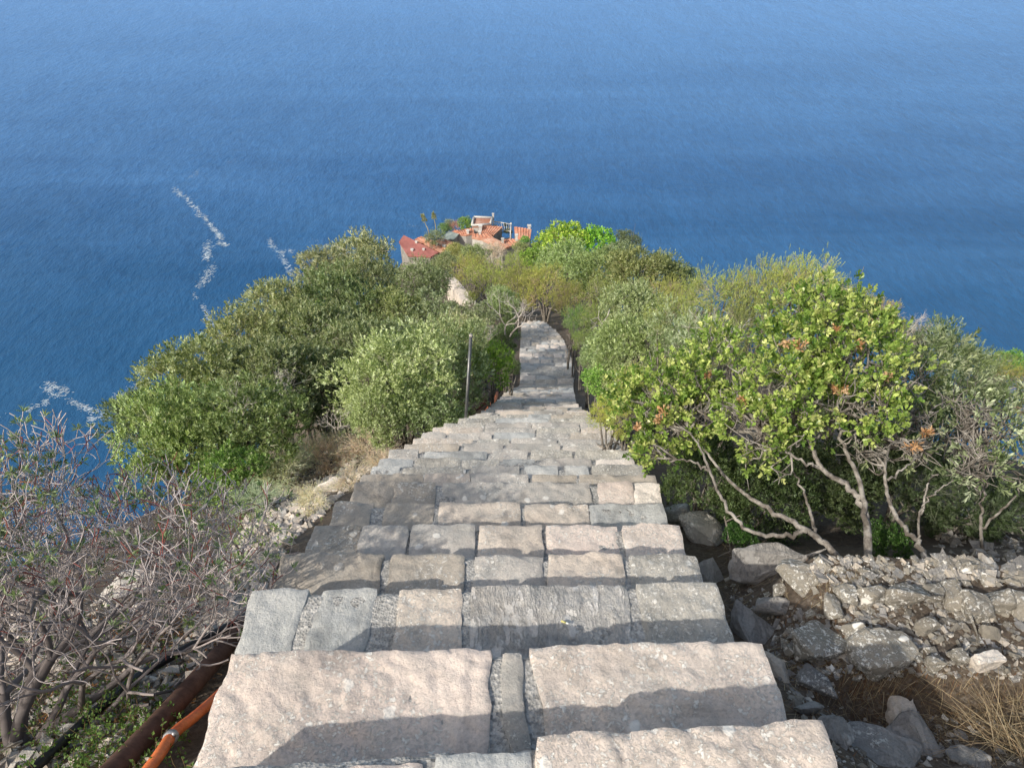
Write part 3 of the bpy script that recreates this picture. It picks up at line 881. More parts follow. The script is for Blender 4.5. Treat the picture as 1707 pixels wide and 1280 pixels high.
ROCKS = [  # px, py, width px, height px, thickness share, turn, material, name, label
    (1127, 868, 52, 50, .9, 10, 'lich', 'boulder', 'small lichened grey boulder wedged beside the fifth step'),
    (1166, 897, 66, 78, .9, 20, 'lich', 'boulder', 'blocky grey lichened boulder standing right beside the lit steps'),
    (1283, 950, 138, 66, .45, -6, 'dark', 'rock_slab', 'largest smooth dark grey slab lying between the stairs and the tree trunks'),
    (1338, 962, 50, 80, .5, 30, 'lich', 'rock', 'lichen-spotted stone leaning against the large dark grey slab'),
    (1300, 1014, 84, 38, .3, -8, 'dark', 'rock_slab', 'thin flat slate slab just below the largest dark slab'),
    (1300, 988, 30, 26, .6, 0, 'beige', 'rock', 'small tan wedge stone between two dark slabs'),
    (1254, 1046, 58, 84, .6, 15, 'dark', 'rock', 'dark pointed slate pressed against the side of the third step'),
    (1190, 962, 34, 56, .6, 15, 'dark', 'rock', 'narrow dark stone beside the right end of the fourth step'),
    (1388, 1012, 32, 46, .5, 5, 'grey', 'rock', 'upright smooth grey stone at the left edge of the rubble'),
    (1411, 992, 32, 36, .5, 0, 'lich', 'rock', 'small upright lichened stone beside the smooth grey one'),
    (1449, 996, 54, 36, .5, 10, 'grey', 'rock', 'flat grey rubble stone below the middle tree trunk'),
    (1505, 990, 72, 56, .7, -10, 'lich', 'rock', 'pale lichened corner stone at the left end of the rubble wall'),
    (1553, 992, 28, 32, .8, 0, 'lich', 'rock', 'small pale wall stone next to the corner stone'),
    (1586, 999, 40, 48, .8, 5, 'lich', 'rock', 'rounded lichened stone, third along the rubble wall'),
    (1622, 1009, 46, 56, .8, -5, 'beige', 'rock', 'square beige stone near the middle of the rubble wall'),
    (1662, 1003, 60, 50, .8, 8, 'lich', 'rock', 'wide lichened stone towards the right end of the rubble wall'),
    (1700, 1013, 40, 52, .8, 0, 'lich', 'rock', 'rightmost stone of the rubble wall, cut by the frame'),
    (1363, 1072, 92, 74, .5, 25, 'lich', 'rock', 'grey slanting stone with white crust left of the big block'),
    (1421, 1051, 42, 30, .5, 0, 'grey', 'rock', 'flat little stone just above the big lichened block'),
    (1461, 1091, 104, 78, .55, 12, 'lich', 'rock', 'biggest squarish lichened block on the rubble'),
    (1296, 1118, 30, 72, .8, 10, 'brown', 'rock', 'narrow brown stone touching the side of the second step'),
    (1362, 1142, 40, 62, .4, 35, 'dark', 'rock_slab', 'upright dark slate shard stuck in the soil'),
    (1318, 1085, 26, 24, .6, 0, 'grey', 'rock', 'small triangular grey chip near the second step'),
    (1345, 1180, 48, 16, .5, 5, 'dark', 'rock_slab', 'thin dark sliver of slate half buried beside the first step'),
    (1500, 1196, 48, 60, .8, 0, 'pale', 'rock', 'whitish crumbly stone in the dry straw'),
    (1467, 1256, 118, 86, .35, -25, 'dark', 'rock_slab', 'broad dark slate slab at the bottom edge left of its neighbour'),
    (1534, 1246, 62, 96, .35, 25, 'dark', 'rock_slab', 'long tilted slate slab below the whitish stone'),
    (1393, 1224, 48, 66, .4, 20, 'dark', 'rock_slab', 'dark slate piece beside the right end of the nearest step'),
    (1612, 1262, 60, 46, .4, -15, 'dark', 'rock_slab', 'dark slate under the dry grass near the bottom right corner'),
    (1640, 1108, 50, 36, .7, 0, 'pale', 'rock', 'bright white lichened lump on the near edge of the rubble'),
    (1560, 1108, 34, 26, .7, 0, 'lich', 'rock', 'small white crusted stone on the near edge of the rubble'),
    (1597, 1097, 26, 30, .7, 0, 'grey', 'rock', 'small rough grey stone between two white lichened lumps'),
    (1545, 1045, 40, 24, .5, 20, 'grey', 'rock', 'flat chip in the middle of the gravelly rubble'),
    (1650, 1055, 34, 20, .5, -20, 'beige', 'rock', 'flat tan chip in the right half of the rubble'),
    (560, 812, 70, 30, .5, 20, 'pale', 'boulder', 'pale pinkish rock slab on the slope left of the stairs'),
    (470, 905, 40, 26, .5, 0, 'pale', 'rock', 'pale stone in the scree below the spurge branches'),
    (548, 772, 24, 14, .7, 0, 'lich', 'rock', 'small white stone among the dry shrubs left of the stairs'),
    (215, 985, 100, 60, .5, 20, 'grey', 'boulder', 'grey rock showing through the bare spurge branches'),
    (85, 1110, 50, 30, .6, 0, 'pale', 'rock', 'pale stone under the spurge trunks at lower left'),
]
for i, (px, py, wp, hp, th, rot, mt, nm, lab) in enumerate(ROCKS):
    p = hit(px, py, 0.02)
    dep = p[1] * CP - p[2] * SP
    ang = abs(math.atan2(-p[2], p[1]))
    wx = wp / F * dep; t = wx * th * .6
    hy = hp / F * dep
    wy = max(wx * .35, (hy - t * math.cos(ang)) / math.sin(ang))
    if px > 1290 and mt in ('lich', 'grey', 'beige'): mt = 'rubble'  # terrace rocks take the stone colour with shade painted in
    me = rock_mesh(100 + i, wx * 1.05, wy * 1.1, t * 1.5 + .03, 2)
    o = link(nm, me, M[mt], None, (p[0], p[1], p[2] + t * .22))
    o.rotation_euler = (R(-4 + (i * 37 % 9)), R(-5 + (i * 53 % 11)), R(rot))
    tag(o, lab, 'rock')

def scatter_stones(name, regions, mats, label, seed, cat_='gravel'):
    rs = np.random.default_rng(seed)
    cube = np.array([[x, y, z] for x in (-1, 1) for y in (-1, 1) for z in (-1, 1)], float) * .5
    fq = np.array([[0, 1, 3, 2], [4, 6, 7, 5], [0, 4, 5, 1], [2, 3, 7, 6], [0, 2, 6, 4], [1, 5, 7, 3]])
    V, Fc, MI = [], [], []; off = 0
    for (poly, n, smin, smax) in regions:
        xs = [p[0] for p in poly]; ys = [p[1] for p in poly]
        cnt = 0
        while cnt < n:
            px, py = rs.uniform(min(xs), max(xs)), rs.uniform(min(ys), max(ys))
            inside = False
            for i in range(len(poly)):
                (x1, y1), (x2, y2) = poly[i], poly[i - 1]
                if (y1 > py) != (y2 > py) and px < (x2 - x1) * (py - y1) / (y2 - y1) + x1: inside = not inside
            if not inside: continue
            cnt += 1
            p = hit(px, py)
            s = smin * (smax / smin) ** (rs.random() ** 1.8)
            v = cube * rs.uniform(.55, 1.45, (8, 3)) + rs.normal(0, .12, (8, 3))
            v *= np.array([s * rs.uniform(.7, 1.5), s * rs.uniform(.6, 1), s * rs.uniform(.25, .6)])
            a, b, c = rs.uniform(0, 6.28), rs.normal(0, .4), rs.normal(0, .4)
            Rm = np.array(Matrix.Rotation(a, 3, 'Z') @ Matrix.Rotation(b, 3, 'X') @ Matrix.Rotation(c, 3, 'Y'))
            V.append(v @ Rm.T + p + [0, 0, s * .1]); Fc.append(fq + off); off += 8
            MI += [int(rs.integers(0, len(mats)))] * 6
    me = mesh_np(name, np.concatenate(V), np.concatenate(Fc), False)
    for m_ in mats: me.materials.append(M[m_])
    me.polygons.foreach_set('material_index', np.array(MI, np.int32))
    o = link(name, me); tag(o, label, cat_, kind='stuff')
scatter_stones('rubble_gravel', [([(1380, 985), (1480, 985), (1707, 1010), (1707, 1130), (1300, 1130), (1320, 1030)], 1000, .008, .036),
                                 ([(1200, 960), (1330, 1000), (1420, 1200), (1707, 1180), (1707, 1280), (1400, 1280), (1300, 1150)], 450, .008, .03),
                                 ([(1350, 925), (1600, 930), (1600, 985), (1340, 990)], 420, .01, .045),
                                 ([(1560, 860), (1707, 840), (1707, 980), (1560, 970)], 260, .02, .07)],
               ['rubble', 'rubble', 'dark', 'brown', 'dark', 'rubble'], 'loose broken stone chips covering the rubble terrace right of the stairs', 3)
scatter_stones('scree', [([(430, 830), (560, 790), (640, 770), (600, 800), (480, 910), (430, 1010), (330, 1080), (380, 930)], 1500, .02, .085),
                         ([(0, 1000), (330, 1000), (400, 1050), (240, 1280), (0, 1280)], 1100, .012, .06),
                         ([(450, 740), (650, 730), (650, 780), (450, 840)], 500, .02, .08)],
               ['pinkl', 'beige', 'brown', 'beige', 'grey'], 'pale stony scree on the slope left of the stairs', 5)

# ------------------------------------------------------------------ pipes, pole, cigarette end
def pipe(name, pts, rad, mat, label, cat_, n=40, sides=14, lift=None, corr=0.0):
    P = []
    for (px, py, dz) in pts:
        p = hit(px, py, rad + dz)
        P.append(p)
    line = smooth_line(P, n)
    radii = np.full(n, rad)
    if corr: radii = rad * (1 + corr * np.where(np.arange(n) % 2 == 0, 1, -1))
    base = line[0]
    o = link(name, tube_mesh(name, [(line - base, radii, None)], sides, True), mat, None, base)
    tag(o, label, cat_)
    return o, line
rust = plain_mat('rusty_iron', (0.085, 0.045, 0.032), (0.15, 0.085, 0.062), 9, .8, .5, .004, .3)
pipe('iron_pipe', [(120, 1350, .05), (185, 1288, .05), (300, 1165, .06), (385, 1068, .06), (412, 1038, .03), (450, 1000, -.12)], .042, rust, 'thick rusty brown iron pipe running along the left edge of the nearest steps', 'pipe', 60, 18)
pipe('black_hose', [(20, 1310, .02), (70, 1268, .02), (165, 1180, .03), (222, 1133, .03), (275, 1100, .03), (345, 1062, .06), (418, 1024, .09), (450, 1000, .05)], .021, plain_mat('black_rubber', (.012, .012, .013), (.022, .022, .024), 20, .45, .1, .002, .5), 'black plastic hose lying under the spurge bush to the left of the rusty pipe', 'hose', 60)
orange = plain_mat('orange_plastic', (.72, .16, .045), (.80, .22, .07), 12, .45, .1, .002, .5)
ho, hl = pipe('corrugated_conduit', [(225, 1310, .09), (262, 1262, .10), (290, 1222, .11), (322, 1196, .11), (352, 1170, .08), (372, 1150, .02)], .020, orange, 'bright orange corrugated conduit between the rusty pipe and the nearest steps', 'conduit', 150, 14, corr=.06)
k = int(len(hl) * .36)
dd = norm(hl[k + 3] - hl[k - 3])
cl = tube_mesh('clamp', [(np.array([hl[k] - dd * .012, hl[k] + dd * .012]) - hl[0], np.array([.0255, .0255]), None), (np.array([hl[k] + [.02, .0, .012], hl[k] + [.02, .0, .035]]) - hl[0], np.array([.006, .006]), None)], 12, True)
link('clamp', cl, plain_mat('galvanised', (.42, .43, .44), (.55, .56, .57), 25, .45, .2, .002, .5, .6), ho)
pipe('iron_pipe', [(720, 716, .05), (745, 701, .06), (775, 690, .10), (805, 670, .12), (829, 652, .15), (848, 628, .1), (856, 612, 0)], .075, rust, 'dark rusty pipe at the foot of the metal pole beside the middle of the stairs', 'pipe', 40)
pipe('orange_conduit', [(808, 690, .02), (816, 678, .05), (826, 664, .12), (830, 650, .15)], .035, orange, 'short orange length of conduit by the dark pipe beside the middle steps', 'conduit', 30)

def metal_pole():
    b = hit(777, 692, 0.0); dep = b[1] * CP - b[2] * SP
    dep = 9.0; bt = at(776.5, 694, dep); tp = at(785, 559, dep * .955)
    base = np.array([bt[0], bt[1], min(bt[2], gz(bt[0], bt[1]) + .02)])
    r = empty('metal_pole', base, 'leaning bare galvanised metal pole standing in the scrub left of the stairs', 'pole')
    galv = plain_mat('galvanised_steel', (.10, .11, .12), (.20, .20, .20), 6, .4, .1, .003, .5, .5)
    link('post', tube_mesh('post', [(np.array([base - [0, 0, .1], bt, tp]) - base, np.array([.02, .02, .02]), None)], 12, True), galv, r)
    link('cap', tube_mesh('cap', [(np.array([tp - [0, 0, .03], tp + [0, 0, .008]]) - base, np.array([.023, .023]), None)], 12, True), M['deadwood'], r)
metal_pole()

def butt():
    z = noses[2][1] + .012
    p = on_z(942, 1037, z); d = np.array([.9, -.38, 0]) ; d /= np.linalg.norm(d)
    r = empty('cigarette_end', p, 'squashed cigarette end lying on the flaky slate step', 'cigarette end')
    link('paper', tube_mesh('paper', [(np.array([d * .004, d * .016]), np.array([.0042, .0038]), None)], 8, True), plain_mat('paper', (.75, .74, .68), (.8, .8, .75), 40, .8, .1), r)
    link('filter', tube_mesh('filter', [(np.array([-d * .016, d * .0038]), np.array([.0042, .0042]), None)], 8, True), plain_mat('cork', (.62, .58, .22), (.72, .68, .3), 60, .8, .1), r)
butt()

# ------------------------------------------------------------------ tree spurge (left foreground)
def spurge(base, seed, trunks, depth, scale, label, name='tree_spurge', lean=(0.25, 0.35), rosette=True, red=True, col=((.15, .13, .125), (.50, .45, .44)), tipleaf=12, zflat=.75, maxz=None, el=(.25, .95)):
    rs = np.random.default_rng(seed)
    lines = []; tips = []; tdirs = []
    L0 = .24 * scale
    def grow(p, d, lev, rad):
        L = L0 * (.84 ** lev) * rs.uniform(.7, 1.25)
        n = 4
        pts = [p]; dd = d.copy(); q = p.copy()
        curl = rs.normal(0, .22, 3)
        for _ in range(n - 1):
            dd = norm(dd + curl * .5 + rs.normal(0, .10, 3) + np.array([0, 0, .07 if lev > 2 else .01]))
            q = q + dd * L / (n - 1); pts.append(q)
        r1 = max(rad * .76, .0017 * scale)
        t = lev / depth
        c0 = np.array(col[0]); c1 = np.array(col[1])
        cc = (c0 * (1 - t) + c1 * t) * rs.uniform(.75, 1.25)
        if red and lev >= depth - 1: cc = np.array([.30, .10, .085]) * rs.uniform(.7, 1.3) * .9 if rs.random() < .16 else cc
        lines.append((np.array(pts), np.linspace(rad, r1, n), cc))
        if lev >= depth or (maxz is not None and q[2] > maxz + rs.normal(0, .05) and lev > 4):
            tips.append(q); tdirs.append(dd); return
        kk = 2 if rs.random() < .86 else 3
        ax = norm(np.cross(dd, rs.normal(size=3)))
        for s in range(kk):
            sp = (rs.uniform(.35, .75)) * (1 if s == 0 else -1) if s < 2 else rs.uniform(-.2, .2)
            nd = norm(dd * math.cos(sp) + ax * math.sin(sp) + rs.normal(0, .12, 3))
            out = nd.copy(); out[2] = 0
            nd = norm(nd + np.array([0, 0, .05]) + out * .10 * (1 - t))
            lim = lerp_table(q[1] + base[1], [.8, 1.3, 1.6, 1.9], [-2.15, -1.72, -1.12, -.80]) - base[0] if red else 99
            if q[0] > lim: continue
            if rs.random() > .05 or lev < 3: grow(q, nd, lev + 1, r1 * (.90 if s == 0 else .74))
    for k in range(trunks):
        a = k * 2.4 + rs.uniform(-.4, .4); e = rs.uniform(*el)
        d = norm(np.array([math.cos(a) * math.cos(e) + lean[0], math.sin(a) * math.cos(e) + lean[1], math.sin(e) * zflat]))
        grow(np.array([math.cos(a) * .06, math.sin(a) * .06, -.06]) * scale, d, 0, .022 * scale * rs.uniform(.7, 1.1))
    root = empty(name, base, label, 'shrub')
    o = link('branches', tube_mesh('branches', lines, 5), M['euph'], root)
    if rosette:
        T = np.array(tips); D = np.array(tdirs)
        kp = rs.random(len(T)) < np.clip(.08 + .4 * (T[:, 2] - .45 * scale), .08, .5); T = T[kp]; D = D[kp]
        v, f, c = rosettes(rs, T, D, tipleaf - 4, tipleaf + 3, .027 * scale, .0062 * scale, (.25, 1.5), .008, [(.13, .20, .09), (.20, .29, .14), (.28, .36, .20), (.34, .40, .22)], LEAF4)
        link('foliage', mesh_np('spurge_leaves', v, f, False, c), M['leaf'], root)
    return root
b0 = np.array([-2.05, 1.25, 0]); b0[2] = gz(b0[0], b0[1])
spurge(b0, 2, 13, 9, 1.22, 'big bare-stemmed spurge bush with red tips filling the lower left corner', lean=(.2, .35), zflat=.95)
b1 = np.array([-2.75, 2.2, 0]); b1[2] = gz(b1[0], b1[1])
spurge(b1, 12, 9, 7, 1.0, 'second spurge bush behind the first, its tips against the sea', lean=(.1, .1))
b2 = np.array([-1.95, 2.75, 0]); b2[2] = gz(b2[0], b2[1])
spurge(b2, 22, 6, 6, .7, 'smaller green-tipped spurge in front of the bright scrub left of the stairs', lean=(0.1, .1))

# ------------------------------------------------------------------ near trees on the right
def near_tree(base, blobs, trunks, label, dens, leafL, leafW, pal, seed, kind='broadleaf', dead=(), tint=(1, 1, 1), shape=LEAF6, k=(7, 12), twigcol=(.42, .39, .35), matk='leaf_gloss', spread=(.3, 1.3), name='broadleaf_tree', dark_under=0):
    rs = np.random.default_rng(seed)
    base = np.asarray(base, float)
    root = empty(name, base, label, 'tree')
    bl = []
    for (px, py, d, r) in blobs:
        c = at(px, py, d) - base; bl.append((c[0], c[1], c[2], r / F * d))
    P, D = blob_tips(rs, bl, dens, seed, (0.55, 1.1), -0.6, .45, .25)
    v, f, c = rosettes(rs, P, D, k[0], k[1], leafL, leafW, spread, leafL * 1.6, pal, shape)
    fo = link('foliage', mesh_np('foliage', v, f, True, c), M[matk], root); fo.color = (tint[0] * 2.0, tint[1] * 1.7, tint[2] * 1.8, 1)
    # limbs
    lines = []; ends = []
    for tr in trunks:
        pts = [at(px, py, d) - base for (px, py, d) in tr[1]]
        n = 8 * len(pts)
        ln = smooth_line(pts, n); ln += np.array([[noise.noise(Vector((q * .5 + seed, j, 0))) * .018 for j in range(3)] for q in range(n)])
        r0 = tr[0]
        lines.append((ln, np.linspace(r0, r0 * .34, n) * .56, None)); ends.append(ln)
    allp = np.concatenate([e[len(e) // 3:] for e in ends])
    for (x, y, z, r) in bl:
        c = np.array([x, y, z])
        for _ in range(9):
            e = c + norm(rs.normal(size=3) + [0, 0, .3]) * r * rs.uniform(.3, .8)
            dd = np.linalg.norm(allp - e, axis=1); s = allp[np.argsort(dd)[rs.integers(0, 6)]]
            if np.linalg.norm(e - s) > 1.1: continue
            m1 = s * .6 + e * .4 + rs.normal(0, .04, 3) - [0, 0, .03]; m2 = s * .25 + e * .75 + rs.normal(0, .03, 3)
            ln = smooth_line([s, m1, m2, e], 9)
            lines.append((ln, np.linspace(.0065, .002, 9), None))
            for __ in range(4):
                i = rs.integers(4, 9); q = norm(rs.normal(size=3) + [0, 0, .3]) * rs.uniform(.06, .16)
                lines.append((smooth_line([ln[i], ln[i] + q * .5 + rs.normal(0, .01, 3), ln[i] + q], 4), np.linspace(.0035, .0015, 4), None))
    link('trunk', tube_mesh('trunk', lines, 7), M['bark_pale'], root)
    for (px, py, d, r) in dead:
        c0 = at(px, py, d) - base; rr_ = r / F * d * .8
        P, D = blob_tips(rs, [(c0[0], c0[1], c0[2], rr_)], 7 / (rr_ * rr_), seed, (.4, 1.1), -.3)
        v, f, c = rosettes(rs, P, D, 6, 9, leafL * .8, leafW * .75, (.4, 1.6), leafL, PAL['dead'], shape)
        link('dead_leaves', mesh_np('dead_leaves', v, f, True, c), M['leaf'], root)
    return root

tb1 = at(1440, 958, 3.46); tb1[2] = gz(tb1[0], tb1[1]) - .02
near_tree(tb1, [(1390, 545, 4.1, 78), (1335, 590, 3.95, 82), (1430, 610, 3.9, 85), (1300, 655, 3.8, 68), (1262, 712, 3.75, 58), (1375, 665, 3.75, 66), (1455, 690, 3.7, 50),
                (1330, 530, 4.2, 55), (1250, 640, 3.9, 45), (1265, 765, 3.7, 34), (1480, 640, 3.9, 48), (1440, 540, 4.2, 55), (1310, 700, 3.7, 46), (1225, 690, 3.85, 36), (1370, 505, 4.3, 40)],
          [(.040, [(1440, 975, 3.46), (1447, 900, 3.5), (1440, 850, 3.6), (1415, 812, 3.65), (1372, 782, 3.65), (1350, 738, 3.7), (1330, 690, 3.75)]),
           (.026, [(1447, 890, 3.5), (1432, 800, 3.65), (1405, 740, 3.75), (1395, 680, 3.85), (1410, 610, 3.95)]),
           (.020, [(1350, 745, 3.7), (1385, 705, 3.8), (1440, 660, 3.85), (1470, 640, 3.9)]),
           (.016, [(1372, 782, 3.65), (1330, 765, 3.65), (1290, 735, 3.7), (1262, 712, 3.75)])],
          'bright green broad-leaved tree with a wide crown and pale trunk above the rubble', 5200, .0265, .0165, PAL['arb'], 41,
          dead=[(1335, 578, 3.72, 15), (1402, 652, 3.62, 20), (1430, 575, 3.8, 9), (1310, 572, 3.75, 8), (1480, 628, 3.7, 9), (1395, 548, 3.85, 9), (1236, 668, 3.75, 9)])
tb2 = at(1405, 948, 3.5); tb2[2] = gz(tb2[0], tb2[1]) - .02
near_tree(tb2, [(1100, 655, 4.4, 62), (1155, 640, 4.4, 58), (1062, 690, 4.3, 46), (1120, 715, 4.2, 58), (1085, 752, 4.15, 36), (1205, 625, 4.5, 50), (1170, 690, 4.2, 44), (1040, 650, 4.6, 38), (1195, 580, 4.8, 45)],
          [(.036, [(1410, 965, 3.5), (1385, 915, 3.52), (1335, 878, 3.6), (1270, 842, 3.75), (1215, 800, 3.95), (1170, 745, 4.15)]),
           (.024, [(1345, 885, 3.58), (1300, 893, 3.62), (1245, 882, 3.68), (1205, 835, 3.75), (1182, 780, 3.85), (1160, 735, 4.0), (1130, 700, 4.2)]),
           (.014, [(1182, 785, 3.85), (1150, 768, 3.9), (1110, 765, 4.0)]),
           (.018, [(1360, 898, 3.55), (1350, 850, 3.65), (1330, 800, 3.8), (1300, 760, 4.0)])],
          'low green broad-leaved tree leaning over the right edge of the stairs with russet leaves', 5200, .0265, .0165, PAL['arb'], 42,
          dead=[(1112, 688, 3.98, 17), (1098, 700, 4.0, 9), (1062, 712, 4.05, 9), (1180, 625, 4.2, 7)])
tb3 = at(1545, 985, 3.3); tb3[2] = gz(tb3[0], tb3[1]) - .02
near_tree(tb3, [(1540, 640, 4.6, 60), (1500, 585, 4.9, 60), (1580, 600, 5.0, 60), (1475, 730, 3.9, 38), (1520, 745, 3.8, 36), (1440, 745, 3.8, 30), (1560, 700, 4.2, 48)],
          [(.030, [(1547, 990, 3.3), (1545, 945, 3.32), (1530, 905, 3.4), (1500, 870, 3.5), (1480, 825, 3.6), (1476, 770, 3.7), (1500, 700, 4.1)]),
           (.012, [(1530, 900, 3.4), (1535, 850, 3.4), (1560, 820, 3.4), (1590, 800, 3.4)]),
           (.010, [(1535, 858, 3.4), (1550, 800, 3.4), (1565, 790, 3.4)]),
           (.012, [(1480, 800, 3.6), (1520, 770, 3.65), (1545, 735, 3.8)])],
          'thin crooked tree with sparse silvery leaves right of the broad green one', 1100, .040, .011, PAL['olive'], 43, tint=(.6, .75, .6), matk='leaf', spread=(.3, 1.0), dead=[(1520, 742, 3.65, 13), (1545, 722, 3.7, 8)], name='silvery_tree')
tb4 = at(1640, 930, 4.4); tb4[2] = gz(tb4[0], tb4[1]) - .02
near_tree(tb4, [(1620, 690, 4.3, 55), (1660, 720, 4.2, 60), (1590, 730, 4.3, 40), (1640, 780, 4.1, 50), (1700, 770, 4.1, 55), (1700, 690, 4.4, 50), (1570, 680, 4.5, 40), (1600, 660, 4.6, 40), (1590, 790, 4.2, 28)],
          [(.022, [(1640, 935, 4.4), (1635, 870, 4.3), (1640, 800, 4.25), (1630, 730, 4.3)]), (.016, [(1637, 880, 4.3), (1690, 830, 4.2), (1720, 780, 4.2)])],
          'silvery grey-green olive-like tree at the right edge of the photo', 1500, .040, .011, PAL['olive'], 44, tint=(.72, .92, .8), matk='leaf', spread=(.3, 1.0), name='silvery_tree')

